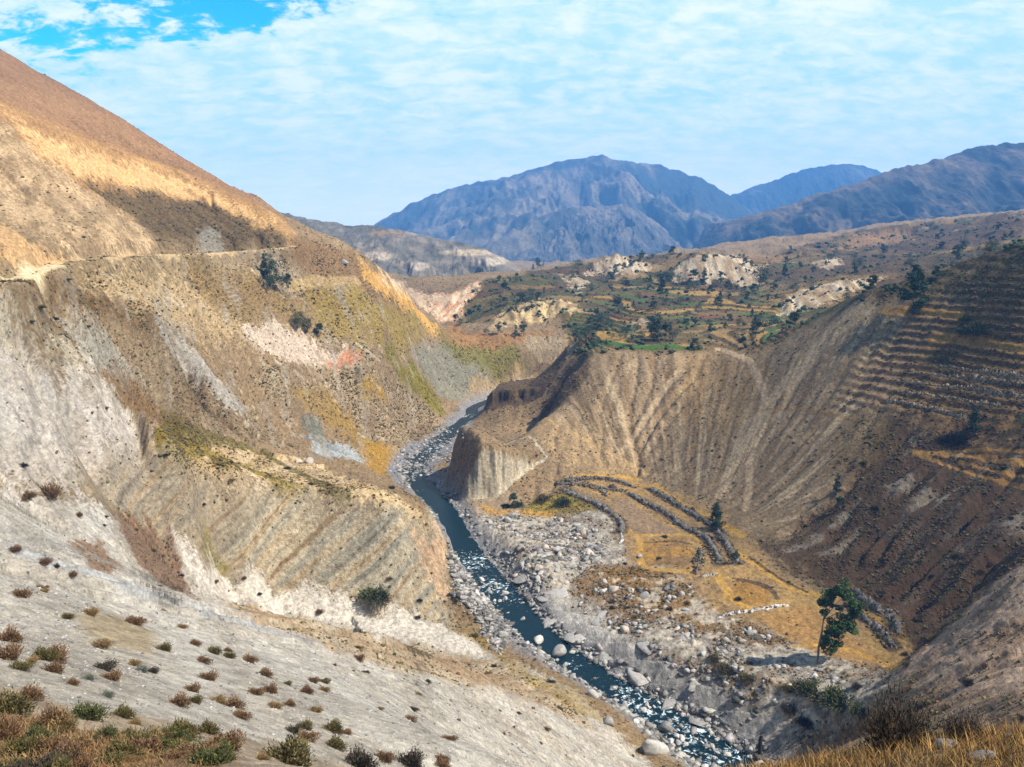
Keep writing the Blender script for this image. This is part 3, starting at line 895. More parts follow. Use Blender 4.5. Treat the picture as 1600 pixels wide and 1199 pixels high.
# farmed steps on the right
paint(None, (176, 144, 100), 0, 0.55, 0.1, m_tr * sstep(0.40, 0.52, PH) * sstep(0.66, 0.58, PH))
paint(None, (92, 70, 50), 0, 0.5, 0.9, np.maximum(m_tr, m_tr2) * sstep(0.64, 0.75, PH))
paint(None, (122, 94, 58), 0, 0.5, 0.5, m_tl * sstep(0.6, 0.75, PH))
for t, w in (("1385 487|1440 486|1500 491", 2.0), ("1455 530|1520 533|1600 545", 2.0), ("1430 707|1500 712|1600 724", 1.4), ("1440 712|1500 735|1600 762", 1.1), ("1470 706|1540 703|1600 706", .8), ("1500 722|1560 738|1600 745", .9)):
    stripe(t, (176, 138, 90), w, 0.85)
# roads and tracks
ROAD = stripe("-60 445|40 436|90 412|140 405|230 399|330 396|462 386", (214, 186, 146), 2.0, 0.7)
stripe("20 438|60 425|85 415", (242, 222, 184), 4.5, 0.8)
stripe("450 446|500 440|560 438", (190, 164, 122), 2.5, 0.7)
PATH1 = stripe("1165 795|1170 765|1172 720|1180 690|1186 650|1195 620|1180 580|1165 560|1120 545", (200, 174, 142), 1.9, 0.85)
stripe("1180 690|1210 620|1260 560|1300 510|1340 480", (196, 172, 140), 3.6, 0.8, 0.05, 135, 0.5)
stripe("1195 630|1240 600|1300 530|1350 490", (190, 166, 134), 2.4, 0.8, 0.05, 136, 0.5)
stripe("960 715|985 690|1030 620|1060 580", (200, 176, 144), 2.2, 0.75, 0.05, 137, 0.6)
stripe("1180 640|1260 640|1330 655", (160, 128, 86), 0.9, 0.6)
stripe("850 655|900 680|960 712|1010 742", (190, 162, 122), 1.6, 0.7)
stripe("1420 1040|1470 1000|1530 945|1600 885", (190, 166, 146), 4, 0.7, 0.1)
# river gravel
paint(None, (150, 148, 146), 0, 0.9, 0.0, sstep(12, 3, RD) * (Y > 190))
paint("610 735|640 700|700 680|720 690|690 720|660 735|620 760", (136, 136, 140), 4, 0.8, 0.0)
stripe("40 860|140 895|250 930|340 962|480 1000", (172, 172, 170), 2.6, 0.6, 0.0, 143, 0.8)
stripe("0 830|120 860|230 905", (166, 160, 150), 2.0, 0.6, 0.05, 144, 0.8)
# wear: runnels, tone
k = 1 + 0.20 * nB + 0.22 * nC + 0.10 * nA + 0.42 * nD * (1 - 0.5 * m_white) * sstep(50, 230, RR)
crw = ridged(s_w / 7 + .5 * fbm(X / 12, Y / 12, 2, 171), (0.47 * X - 0.88 * Y) / 30, 3, 172)
k *= 1 - 0.42 * m_white * sstep(0.84, 0.96, crw + .12 * nC)
sp_k = (rng.random(Z.shape) < 0.16 * np.clip(SCR, 0, 1) * np.clip(0.5 + 1.5 * nB, 0, 2)) & (RR > 120)
k = np.where(sp_k, k * 0.42, k)
k *= 1 + 0.16 * np.clip(blurred := (FLW - 0.35), -0.4, 0.6)
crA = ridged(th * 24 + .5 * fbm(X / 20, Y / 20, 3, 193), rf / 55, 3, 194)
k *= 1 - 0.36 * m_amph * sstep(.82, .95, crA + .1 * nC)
k = np.where((RR < 330) & (nD > .475), k * .6, np.where((RR < 330) & (nD < -.485), k * 1.5, k))
C *= np.clip(k, 0.40, 1.6)[..., None]
ALB = 0.50
C *= ALB
lum_ = (C * np.array([.25, .6, .15], np.float32)).sum(-1, keepdims=True)
C[:] = np.clip(lum_ + 1.22 * (C - lum_), 0.004, 0.9)
print("paint", time.time() - T0)


# ------------------------------------------------------------------ materials
def new_mat(name):
    m = bpy.data.materials.new(name)
    m.use_nodes = True
    nt = m.node_tree
    b = nt.nodes['Principled BSDF']
    return m, nt, b


def ground_mat(name, dots=True, fine=1.0):
    m, nt, b = new_mat(name)
    N, L = nt.nodes.new, nt.links.new
    at_ = N('ShaderNodeVertexColor')
    at_.layer_name = 'Col'
    geo = N('ShaderNodeNewGeometry')

    def noise(scale, det=6, rough=0.6):
        n = N('ShaderNodeTexNoise')
        n.inputs['Scale'].default_value = scale
        n.inputs['Detail'].default_value = det
        n.inputs['Roughness'].default_value = rough
        L(geo.outputs['Position'], n.inputs['Vector'])
        return n.outputs[0]

    def mr(x, a, b_, c, d):
        n = N('ShaderNodeMapRange')
        n.inputs[1].default_value, n.inputs[2].default_value, n.inputs[3].default_value, n.inputs[4].default_value = a, b_, c, d
        L(x, n.inputs[0])
        return n.outputs[0]

    def mul(a, b_):
        n = N('ShaderNodeMath')
        n.operation = 'MULTIPLY'
        L(a, n.inputs[0])
        L(b_, n.inputs[1])
        return n.outputs[0]
    n1 = noise(0.55 * fine, 9, 0.72)
    n2 = noise(4.0 * fine, 8, 0.7)
    n5 = noise(15.0 * fine, 5, 0.75)
    tone = mul(mr(n1, 0.28, 0.72, 0.42, 1.58), mul(mr(n2, 0.25, 0.75, 0.65, 1.35), mr(n5, 0.3, 0.7, 0.72, 1.28)))
    mx = N('ShaderNodeMix')
    mx.data_type = 'RGBA'
    mx.blend_type = 'MULTIPLY'
    mx.inputs[0].default_value = 1.0
    L(at_.outputs[0], mx.inputs[6])
    cc = N('ShaderNodeCombineColor')
    for i in range(3):
        L(tone, cc.inputs[i])
    L(cc.outputs[0], mx.inputs[7])
    last = mx.outputs[2]
    if dots:
        # low dry plants and stones, too small to model, where the ground carries scrub
        n3 = noise(0.75, 5, 0.75)
        th_ = N('ShaderNodeMath')
        th_.operation = 'SUBTRACT'
        L(n3, th_.inputs[0])
        inv = mr(at_.outputs[1], 0, 1, 0.68, 0.47)
        L(inv, th_.inputs[1])
        fac = mr(th_.outputs[0], 0.0, 0.05, 0.0, 0.8)
        n4 = noise(0.09, 3, 0.5)
        rp = N('ShaderNodeValToRGB')
        rp.color_ramp.elements[0].position, rp.color_ramp.elements[0].color = 0.35, (0.045, 0.036, 0.016, 1)
        rp.color_ramp.elements[1].position, rp.color_ramp.elements[1].color = 0.65, (0.085, 0.048, 0.024, 1)
        L(n4, rp.inputs[0])
        m2 = N('ShaderNodeMix')
        m2.data_type = 'RGBA'
        L(fac, m2.inputs[0])
        L(last, m2.inputs[6])
        L(rp.outputs[0], m2.inputs[7])
        last = m2.outputs[2]
    L(last, b.inputs['Base Color'])
    b.inputs['Roughness'].default_value = 0.95
    b.inputs['Specular IOR Level'].default_value = 0.15
    bp = N('ShaderNodeBump')
    bp.inputs['Strength'].default_value = 0.7
    bp.inputs['Distance'].default_value = 1.2 / fine
    L(n1, bp.inputs['Height'])
    bp2 = N('ShaderNodeBump')
    bp2.inputs['Strength'].default_value = 0.6
    bp2.inputs['Distance'].default_value = 0.16 / fine
    L(n2, bp2.inputs['Height'])
    L(bp.outputs[0], bp2.inputs['Normal'])
    L(bp2.outputs[0], b.inputs['Normal'])
    return m


def plain_mat(name, c, var=0.25, scale=3.0, rough=0.9, c2=None, bump=0.3, dist=0.05):
    m, nt, b = new_mat(name)
    N, L = nt.nodes.new, nt.links.new
    geo = N('ShaderNodeNewGeometry')
    n = N('ShaderNodeTexNoise')
    n.inputs['Scale'].default_value = scale
    n.inputs['Detail'].default_value = 6
    n.inputs['Roughness'].default_value = 0.65
    L(geo.outputs['Position'], n.inputs['Vector'])
    oi = N('ShaderNodeObjectInfo')
    ad = N('ShaderNodeMath')
    ad.operation = 'MULTIPLY_ADD'
    L(oi.outputs['Random'], ad.inputs[0])
    ad.inputs[1].default_value = 0.35
    L(n.outputs[0], ad.inputs[2])
    rp = N('ShaderNodeValToRGB')
    c = np.array(c)
    c2 = np.array(c2) if c2 is not None else c * (1 + var)
    rp.color_ramp.elements[0].position, rp.color_ramp.elements[0].color = 0.40, tuple(c * (1 - var)) + (1,)
    rp.color_ramp.elements[1].position, rp.color_ramp.elements[1].color = 0.95, tuple(c2) + (1,)
    L(ad.outputs[0], rp.inputs[0])
    L(rp.outputs[0], b.inputs['Base Color'])
    b.inputs['Roughness'].default_value = rough
    b.inputs['Specular IOR Level'].default_value = 0.2
    if bump:
        bp = N('ShaderNodeBump')
        bp.inputs['Strength'].default_value = bump
        bp.inputs['Distance'].default_value = dist
        L(n.outputs[0], bp.inputs['Height'])
        L(bp.outputs[0], b.inputs['Normal'])
    return m


def mesh_from(name, V, F, mats=(), cols=None, smooth=False, midx=None):
    """V: n x 3, F: m x 3 or m x 4 integer array."""
    V = np.ascontiguousarray(V, np.float32)
    F = np.ascontiguousarray(F, np.int32)
    me = bpy.data.meshes.new(name)
    k = F.shape[1]
    me.vertices.add(len(V))
    me.vertices.foreach_set('co', V.ravel())
    me.loops.add(F.size)
    me.loops.foreach_set('vertex_index', F.ravel())
    me.polygons.add(len(F))
    me.polygons.foreach_set('loop_start', np.arange(0, F.size, k, dtype=np.int32))
    me.polygons.foreach_set('loop_total', np.full(len(F), k, np.int32))
    if smooth:
        me.polygons.foreach_set('use_smooth', np.ones(len(F), bool))
    if midx is not None:
        me.polygons.foreach_set('material_index', np.asarray(midx, np.int32))
    if cols is not None:
        a = me.attributes.new('Col', 'FLOAT_COLOR', 'POINT')
        a.data.foreach_set('color', np.ascontiguousarray(cols, np.float32).ravel())
    for m in mats:
        me.materials.append(m)
    me.update(calc_edges=True)
    return me


def obj(name, me, parent=None, loc=None):
    o = bpy.data.objects.new(name, me)
    COL.objects.link(o)
    if parent is not None:
        o.parent = parent
    if loc is not None:
        o.location = loc
    return o


def tag(o, label=None, cat=None, group=None, kind=None):
    for k_, v_ in (('label', label), ('category', cat), ('group', group), ('kind', kind)):
        if v_:
            o[k_] = v_
    return o


def grid_faces(n, m):
    i, j = np.meshgrid(np.arange(n - 1), np.arange(m - 1), indexing='ij')
    a = (i * m + j).ravel()
    return np.stack([a, a + m, a + m + 1, a + 1], 1)


# ------------------------------------------------------------------ ground
M_GROUND = ground_mat("dry mountain ground")
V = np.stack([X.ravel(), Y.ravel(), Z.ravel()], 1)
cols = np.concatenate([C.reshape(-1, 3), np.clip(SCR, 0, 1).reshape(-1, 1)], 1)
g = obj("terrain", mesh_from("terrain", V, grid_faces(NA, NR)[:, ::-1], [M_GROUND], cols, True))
tag(g, kind='structure', label="dry gullied canyon slopes, pale scree and stepped fields around the river", cat="terrain")
print("ground", time.time() - T0)


# ------------------------------------------------------------------ far mountains
def mountain(name, crest, dist, depth, base, seed, col, col2, amp, label, cat, k_pow=1.0, n=(640, 260), spurs=1.0, trees=False, patches=None):
    c = np.array([at(u, v, dist) for u, v in crest])
    x0, x1 = c[0, 0], c[-1, 0]
    xs = np.linspace(x0, x1, n[0])
    ts = np.linspace(-1, 1, n[1])
    XX, TT = np.meshgrid(xs, ts, indexing='ij')
    cz = np.interp(xs, c[:, 0], c[:, 2])[:, None]
    YY = dist + TT * depth
    sc = depth
    wob = fbm(XX / (0.5 * sc), YY / (0.5 * sc), 3, seed)
    prof = np.clip(1 - np.abs(TT), 0, 1) ** k_pow
    hgt = np.maximum(cz - base, 1)
    zz = base + hgt * prof
    env = np.clip(1 - np.abs(TT), 0, 1) ** 0.5 * np.clip(np.abs(TT) * 3.5, 0.05, 1)
    r1 = ridged(XX / (0.42 * sc) + 0.35 * wob, YY / (1.5 * sc), 4, seed + 3)
    r2 = ridged(XX / (0.12 * sc) + 0.5 * wob, YY / (0.4 * sc), 4, seed + 7)
    amp = amp * 1.5
    r3 = ridged(XX / (0.045 * sc) + 0.6 * wob, YY / (0.13 * sc), 3, seed + 9)
    zz = zz + amp * env * 0.14 * (r3 - 0.6)
    zz = zz + amp * env * ((r1 - 0.75) * 1.0 + (r2 - 0.65) * 0.35 * spurs) + amp * 0.06 * fbm(XX / (0.03 * sc), YY / (0.05 * sc), 3, seed + 5)
    zz = np.where(np.abs(TT) > 0.97, base - 60, zz)
    v = np.stack([XX.ravel(), YY.ravel(), zz.ravel()], 1)
    a = fbm(XX / (0.3 * sc), YY / (0.3 * sc), 4, seed + 11)
    b = fbm(XX / (0.05 * sc), YY / (0.08 * sc), 4, seed + 13)
    w = sstep(-0.3, 0.4, a + 0.5 * b + 0.5 * (r1 - 0.7))[..., None]
    cc = lin(col) * (1 - w) + lin(col2) * w
    if patches:
        for (u, vv, wu, wv, pc) in patches:
            # bare pale slips: an oval of ground seen at that bearing and height on the slope
            q = at(u, vv, dist - 0.4 * depth)
            rx, rz = wu / FPX * dist, wv / FPX * dist
            yy = YY
            su = 800 + XX / YY * FPX
            d2 = ((XX - q[0] * YY / q[1]) / rx) ** 2 + ((zz - q[2] * YY / q[1]) / rz) ** 2 + 0.9 * b
            mk = (sstep(1.3, 0.5, d2) * (TT < 0))[..., None]
            cc = cc * (1 - mk) + lin(pc) * mk
    cc = cc * (1 + 0.3 * b)[..., None] * ALB * 0.95
    cl = np.concatenate([np.clip(cc, 0, 1).reshape(-1, 3), np.full((cc.shape[0] * cc.shape[1], 1), 0.3)], 1)
    o = obj(name, mesh_from(name, v, grid_faces(*n), [M_FAR], cl, True))
    return tag(o, label, cat, None, 'structure')


M_FAR = ground_mat("far mountain ground", False, 0.06)
mountain("mountain", [(420, 460), (520, 400), (590, 351), (615, 333), (640, 319), (665, 306), (690, 297), (725, 288), (760, 282), (800, 275), (840, 262), (880, 250), (910, 246), (935, 242),
                      (965, 248), (1000, 252), (1030, 256), (1060, 265), (1090, 276), (1112, 286), (1130, 297), (1150, 310), (1180, 335), (1230, 370), (1300, 420)],
         7600, 3300, -420, 201, (64, 74, 64), (142, 128, 102), 330, "high blue-grey mountain closing the end of the valley", "mountain", 0.8)  # paler second tone paints in tan sunlit faces
mountain("mountain", [(740, 440), (775, 402), (792, 378), (808, 362), (830, 345), (855, 333), (880, 325), (905, 322), (940, 324), (975, 318), (1000, 330), (1030, 350), (1055, 372), (1080, 400), (1110, 440)],
         5600, 1300, -330, 231, (92, 90, 78), (134, 122, 102), 120, "lower brown shoulder in front of the high blue mountain", "mountain", 0.9)
mountain("mountain", [(1000, 420), (1080, 350), (1130, 312), (1150, 303), (1180, 290), (1205, 283), (1235, 270), (1262, 262), (1290, 258), (1320, 255), (1345, 256), (1368, 264), (1400, 280), (1460, 320), (1560, 380)],
         8600, 2600, -420, 261, (58, 72, 68), (96, 98, 88), 220, "distant dark blue peak seen between two larger mountains", "mountain", 0.9)
mountain("mountain", [(1040, 440), (1085, 385), (1120, 360), (1160, 340), (1200, 330), (1240, 318), (1275, 304), (1310, 296), (1345, 284), (1380, 270), (1410, 258), (1440, 254), (1475, 246), (1500, 236),
                      (1530, 228), (1560, 224), (1600, 222), (1660, 214), (1760, 206), (1900, 200)],
         4300, 2000, -260, 291, (58, 64, 54), (132, 112, 86), 210, "broad dark mountain rising above the terraced plateau", "mountain", 0.85)
mountain("hill", [(330, 330), (380, 318), (430, 328), (465, 338), (500, 345), (545, 351), (590, 354), (640, 362), (690, 373), (730, 381), (760, 390), (785, 402), (806, 416), (830, 440), (860, 480)],
         2300, 800, -260, 321, (126, 120, 102), (172, 154, 130), 75, "grey sloping hill with pale slips beyond the valley bend", "hill", 0.8, patches=[
             (590, 400, 22, 7, (200, 180, 150)), (655, 416, 14, 6, (210, 190, 164)), (735, 395, 40, 5, (214, 190, 150)), (770, 408, 22, 7, (220, 200, 170)), (610, 365, 30, 5, (160, 134, 104))])
print("mountains", time.time() - T0)


# ------------------------------------------------------------------ water
def build_water():
    p = smooth_line(riv, 10)
    t = np.gradient(p[:, :2], axis=0)
    t /= np.linalg.norm(t, axis=1)[:, None]
    nrm = np.stack([-t[:, 1], t[:, 0]], 1)
    k = 25
    s = np.linspace(-1, 1, k)
    P = p[:, None, :2] + nrm[:, None] * ((p[:, 2] + 5.0)[:, None] * s[None])[..., None]
    z = ZW + 0.10 * fbm(P[..., 0] / 3, P[..., 1] / 3, 3, 401)
    V = np.concatenate([P, z[..., None]], 2).reshape(-1, 3)
    m, nt, b = new_mat("river water")
    N, L = nt.nodes.new, nt.links.new
    geo = N('ShaderNodeNewGeometry')

    def noise(scale, det, rough, dist=0.0):
        n = N('ShaderNodeTexNoise')
        n.inputs['Scale'].default_value = scale
        n.inputs['Detail'].default_value = det
        n.inputs['Roughness'].default_value = rough
        n.inputs['Distortion'].default_value = dist
        L(geo.outputs['Position'], n.inputs['Vector'])
        return n.outputs[0]
    at_ = N('ShaderNodeVertexColor')
    at_.layer_name = 'Col'
    f = noise(0.45, 7, 0.7, 0.8)
    mt = N('ShaderNodeMath')
    mt.operation = 'ADD'
    L(f, mt.inputs[0])
    L(at_.outputs[0], mt.inputs[1])
    r = N('ShaderNodeMapRange')
    r.inputs[1].default_value, r.inputs[2].default_value = 0.79, 0.90
    L(mt.outputs[0], r.inputs[0])
    mx = N('ShaderNodeMix')
    mx.data_type = 'RGBA'
    mx.inputs[6].default_value = (0.0015, 0.011, 0.016, 1)
    mx.inputs[7].default_value = (0.60, 0.70, 0.72, 1)
    L(r.outputs[0], mx.inputs[0])
    L(mx.outputs[2], b.inputs['Base Color'])
    r2 = N('ShaderNodeMapRange')
    r2.inputs[3].default_value, r2.inputs[4].default_value = 0.22, 0.8
    L(r.outputs[0], r2.inputs[0])
    L(r2.outputs[0], b.inputs['Roughness'])
    b.inputs['IOR'].default_value = 1.33
    b.inputs['Specular IOR Level'].default_value = 0.14
    bp = N('ShaderNodeBump')
    bp.inputs['Strength'].default_value = 0.5
    bp.inputs['Distance'].default_value = 0.5
    L(noise(0.8, 6, 0.6, 0.5), bp.inputs['Height'])
    L(bp.outputs[0], b.inputs['Normal'])
    # rapids: where the stream breaks
    foam = np.full(P.shape[:2], 0.085)
    for u, v, rad, a in [(740, 880, 22, .28), (770, 915, 26, .26), (800, 940, 14, .22), (905, 1035, 16, .2), (960, 1070, 14, .22), (1000, 1100, 24, .28), (1060, 1150, 34, .27), (1110, 1190, 30, .27),
                         (660, 735, 26, .24), (655, 765, 10, .2), (690, 700, 30, .26), (735, 650, 16, .25), (700, 815, 6, .1)]:
        q = at_z(u, v, ZW)
        foam = np.maximum(foam, a * np.exp(-((P[..., 0] - q[0]) ** 2 + (P[..., 1] - q[1]) ** 2) / rad ** 2))
    cl = np.repeat(foam.reshape(-1, 1), 4, 1)
    o = obj("river", mesh_from("river", V, grid_faces(len(p), k), [m], cl, True))
    tag(o, "dark teal river with white rapids winding along the canyon floor", "river", None, 'structure')


build_water()


# ------------------------------------------------------------------ plants, stones, walls
def ico(sub):
    bm = bmesh.new()
    bmesh.ops.create_icosphere(bm, subdivisions=sub, radius=1.0)
    bm.verts.ensure_lookup_table()
    V = np.array([v.co[:] for v in bm.verts])
    F = np.array([[v.index for v in f.verts] for f in bm.faces])
    bm.free()
    return V, F


ICO1, ICO2, ICO3 = ico(1), ico(2), ico(3)


def unit(n, r):
    d = r.normal(size=(n, 3))
    return d / np.linalg.norm(d, axis=1)[:, None]


def rock_shape(base, r, cuts=13):
    """A broken stone: a ball with flat faces knocked off it."""
    V = base[0] * (1 + 0.10 * r.normal(size=(1, 3)))
    for n in unit(cuts, r):
        d = r.uniform(0.36, 0.78)
        h = V @ n
        V = V - np.maximum(h - d, 0)[:, None] * n * 0.92
    V = V * np.array([1.0, r.uniform(.7, 1.0), r.uniform(.55, .85)])
    V += 0.035 * np.stack([fbm(V[:, 1] * 3 + 7 * k, V[:, 2] * 3 + V[:, 0] * 2, 2, int(r.integers(1000))) for k in range(3)], 1)
    return V, base[1]


M_ROCK = [plain_mat("pale river boulder", (0.30, 0.285, 0.26), 0.35, 1.3, 0.85, (0.46, 0.43, 0.38), 0.5, 0.15),
          plain_mat("grey broken stone", (0.19, 0.18, 0.165), 0.4, 1.2, 0.9, (0.34, 0.315, 0.28), 0.5, 0.15),
          plain_mat("warm tan stone", (0.33, 0.27, 0.21), 0.3, 1.5, 0.9, (0.46, 0.38, 0.30), 0.5, 0.15),
          plain_mat("dark wet stone", (0.07, 0.068, 0.066), 0.4, 1.5, 0.7, (0.13, 0.12, 0.11), 0.5, 0.15)]
ROCKS = [[mesh_from("boulder", *rock_shape(ICO2, np.random.default_rng(500 + k)), [m]) for k in range(5)] for m in M_ROCK]


def ground_z(x, y):
    return float(on_grid(Z, np.array([x]), np.array([y]))[0])


def many(base_V, base_F, P, S, yaw, r, col, jit=0.18):
    """Many small jittered copies as plain arrays."""
    n, k = len(P), len(base_V)
    c, s = np.cos(yaw), np.sin(yaw)
    B = base_V[None] * (1 + jit * r.normal(size=(n, k, 1)))
    W = B * S[:, None, :]
    Vx = W[..., 0] * c[:, None] - W[..., 1] * s[:, None]
    Vy = W[..., 0] * s[:, None] + W[..., 1] * c[:, None]
    V = np.stack([Vx, Vy, W[..., 2]], 2) + P[:, None]
    F = (base_F[None] + (np.arange(n) * k)[:, None, None]).reshape(-1, base_F.shape[1])
    cc = np.repeat(np.concatenate([col, np.ones((n, 1))], 1)[:, None], k, 1)
    return V.reshape(-1, 3), F, cc.reshape(-1, 4)


def vc_mat(name, rough=0.95, trans=0.0, var=0.35, scale=2.5):
    m, nt, b = new_mat(name)
    N, L = nt.nodes.new, nt.links.new
    a = N('ShaderNodeVertexColor')
    a.layer_name = 'Col'
    geo = N('ShaderNodeNewGeometry')
    n = N('ShaderNodeTexNoise')
    n.inputs['Scale'].default_value = scale
    n.inputs['Detail'].default_value = 4
    L(geo.outputs['Position'], n.inputs['Vector'])
    r = N('ShaderNodeMapRange')
    r.inputs[1].default_value, r.inputs[2].default_value, r.inputs[3].default_value, r.inputs[4].default_value = 0.3, 0.7, 1 - var, 1 + var
    L(n.outputs[0], r.inputs[0])
    h = N('ShaderNodeVectorMath')
    h.operation = 'SCALE'
    L(a.outputs[0], h.inputs[0])
    L(r.outputs[0], h.inputs['Scale'])
    L(h.outputs[0], b.inputs['Base Color'])
    b.inputs['Roughness'].default_value = rough
    b.inputs['Specular IOR Level'].default_value = 0.15
    return m


M_SCRUB = vc_mat("dry scrub")
M_RUBBLE = vc_mat("rubble stone", 0.9)
M_BLADE = vc_mat("grass blade", 0.8, 0.0, 0.2)

SCREEN = (np.abs(AZ) < math.radians(44))


def scatter(weight, n, r):
    """n ground points drawn in proportion to the weight given at each ground vertex."""
    w = (weight * SCREEN).ravel().astype(np.float64)
    cw = np.cumsum(w)
    k = np.searchsorted(cw, r.random(n) * cw[-1])
    i, j = k // NR, k % NR
    a = np.clip(i + r.random(n) - 0.5, 0, NA - 1.01)
    b = np.clip(j + r.random(n) - 0.5, 0, NR - 1.01)
    return bil(X, a, b), bil(Y, a, b), bil(Z, a, b), i, j


def build_scrub():
    r = np.random.default_rng(31)
    w = np.clip(SCR, 0, 1) ** 1.9 * RR ** 0.75 * (RR > 120) * (RR < 2300) * (RD > 3) * np.clip(0.5 + 1.3 * nB, 0.05, 2)
    x, y, z, i, j = scatter(w, 80000, r)
    rr = np.hypot(x, y)
    sz = np.minimum(r.lognormal(-0.55, 0.5, len(x)), 1.5) * (0.26 + 0.30 * np.clip(rr / 420, 0.1, 1.7))
    S = np.stack([sz, sz * r.uniform(.7, 1.1, len(x)), sz * r.uniform(.5, .9, len(x))], 1)
    pal = np.array([(0.060, 0.050, 0.018), (0.085, 0.060, 0.026), (0.10, 0.052, 0.028), (0.042, 0.048, 0.018), (0.14, 0.095, 0.035), (0.09, 0.085, 0.03)])
    left = x < -20
    pick = np.where(left, r.choice(6, len(x), p=[.25, .2, .2, .1, .1, .15]), r.choice(6, len(x), p=[.2, .25, .3, .1, .1, .05]))
    col = pal[pick] * r.uniform(.7, 1.3, (len(x), 1))
    V, F, cc = many(ICO1[0], ICO1[1], np.stack([x, y, z + 0.25 * S[:, 2]], 1), S, r.uniform(0, 6.28, len(x)), r, col, 0.25)
    o = obj("scrub", mesh_from("scrub", V, F, [M_SCRUB], cc))
    tag(o, "low dry scrub dotted over the canyon slopes", "scrub", None, 'stuff')


build_scrub()


def shrub_mesh(name, seed, n, cols, spread=1.0, blade=(0.34, 0.045), up=0.8, mat=None, hgt=0.9):
    """Twiggy leaf sprays filling a low dome about 1 m in radius."""
    r = np.random.default_rng(seed)
    d = unit(n, r)
    d[:, 2] = np.abs(d[:, 2])
    rad = r.uniform(0.15, 1.0, n) ** 0.5
    lob = 1 + 0.28 * np.sin(3 * np.arctan2(d[:, 1], d[:, 0]) + seed) + 0.18 * r.normal(size=n)
    P = d * (rad * lob * spread)[:, None] * np.array([1, 1, hgt])
    D = d + np.array([0, 0, up]) + 0.5 * r.normal(size=(n, 3))
    D /= np.linalg.norm(D, axis=1)[:, None]
    Wd = np.cross(D, unit(n, r))
    Wd /= np.linalg.norm(Wd, axis=1)[:, None] + 1e-6
    L = blade[0] * r.uniform(.6, 1.3, n)[:, None]
    W = blade[1] * r.uniform(.7, 1.5, n)[:, None]
    a, b = P - Wd * W, P + Wd * W
    c = P + D * L * 0.6 + Wd * W * 1.1
    e = P + D * L
    f = P + D * L * 0.6 - Wd * W * 1.1
    V = np.stack([a, b, c, e, f], 1).reshape(-1, 3)
    k = np.arange(n)[:, None] * 5
    F = np.concatenate([k + np.array([[0, 1, 2]]), k + np.array([[0, 2, 4]]), k + np.array([[4, 2, 3]])], 0)
    col = np.array(cols)[r.integers(len(cols), size=n)] * r.uniform(.65, 1.35, (n, 1))
    cc = np.repeat(np.concatenate([col, np.ones((n, 1))], 1)[:, None], 5, 1).reshape(-1, 4)
    return mesh_from(name, V, F, [mat or M_BLADE], cc)


OLIVE = [(0.080, 0.066, 0.022), (0.060, 0.052, 0.018), (0.11, 0.08, 0.03)]
RUSSET = [(0.13, 0.070, 0.034), (0.10, 0.052, 0.028), (0.15, 0.095, 0.045)]
TAWNY = [(0.22, 0.14, 0.055), (0.17, 0.105, 0.045), (0.12, 0.08, 0.035)]
DARK = [(0.038, 0.030, 0.022), (0.055, 0.038, 0.026), (0.030, 0.030, 0.018)]
GREYG = [(0.13, 0.145, 0.11), (0.10, 0.115, 0.085), (0.16, 0.16, 0.13)]
GREEN = [(0.050, 0.058, 0.018), (0.036, 0.044, 0.014), (0.070, 0.070, 0.024)]
SHRUB = {}
for kind, cols in dict(olive=OLIVE, russet=RUSSET, tawny=TAWNY, dark=DARK, grey=GREYG, green=GREEN).items():
    SHRUB[kind] = [shrub_mesh("shrub", 700 + 10 * k + len(kind), 2600, cols, 1.0, (.20, .022), .7) for k in range(3)]
LOOK = dict(olive="olive green", russet="russet brown", tawny="tawny dry", dark="dark", grey="grey green", green="dark green")
GROUPS = {}


def put_shrub(u, v, wpx, kind, label, group=None, k=0, hs=1.0, name="shrub"):
    x, y, z = march(u, v)
    s = 0.43 * wpx / FPX * math.sqrt(x * x + y * y + z * z)
    o = obj(name, SHRUB[kind][k % 3], None, (x, y, z - 0.12 * s))
    o.rotation_euler = (0, 0, rng.uniform(0, 6.28))
    o.scale = (s, s, s * hs)
    return tag(o, label, "shrub", group)


NEAR = """24 860 18 russet|69 880 20 russet|88 886 10 dark|113 900 14 russet|32 932 26 russet|140 960 24 tawny|105 966 18 olive|283 982 18 tawny|209 975 30 russet|256 1016 24 olive|158 1012 25 tawny|13 1002 35 russet
10 1028 40 russet|68 1030 35 olive|84 1050 28 russet|30 1046 30 olive|172 1062 30 russet|137 1062 18 grey|167 1088 20 grey|209 1040 18 tawny|221 1050 20 grey|113 1070 18 russet|13 1112 60 olive|44 1092 40 russet|135 1122 50 green|94 1138 40 tawny
191 1120 36 olive|219 1168 50 olive|324 1062 28 russet|300 1080 24 russet|304 1098 24 olive|364 1105 34 russet|375 1122 30 russet|413 1056 26 russet|422 1082 24 russet|449 1070 15 olive|479 1083 22 russet|452 1102 20 russet|428 1106 24 tawny|398 1085 26 russet
506 1080 18 tawny|489 1066 18 russet|494 1112 20 tawny|520 1142 35 olive|523 1168 36 olive|476 1138 26 olive|459 1144 24 dark|331 1195 60 green|449 1192 80 olive|283 1150 50 olive|250 1158 34 olive|324 1145 34 olive|354 1168 50 russet|388 1034 26 russet|358 1028 20 olive
334 1021 22 olive|304 1008 18 russet|337 910 9 russet|381 904 9 russet|283 900 9 dark|405 929 8 dark|500 957 13 russet|165 808 8 dark|123 806 12 russet|162 822 8 dark|75 775 36 russet|45 778 20 russet|640 1196 44 dark|560 1199 50 dark|600 1188 30 russet|690 1190 24 russet"""
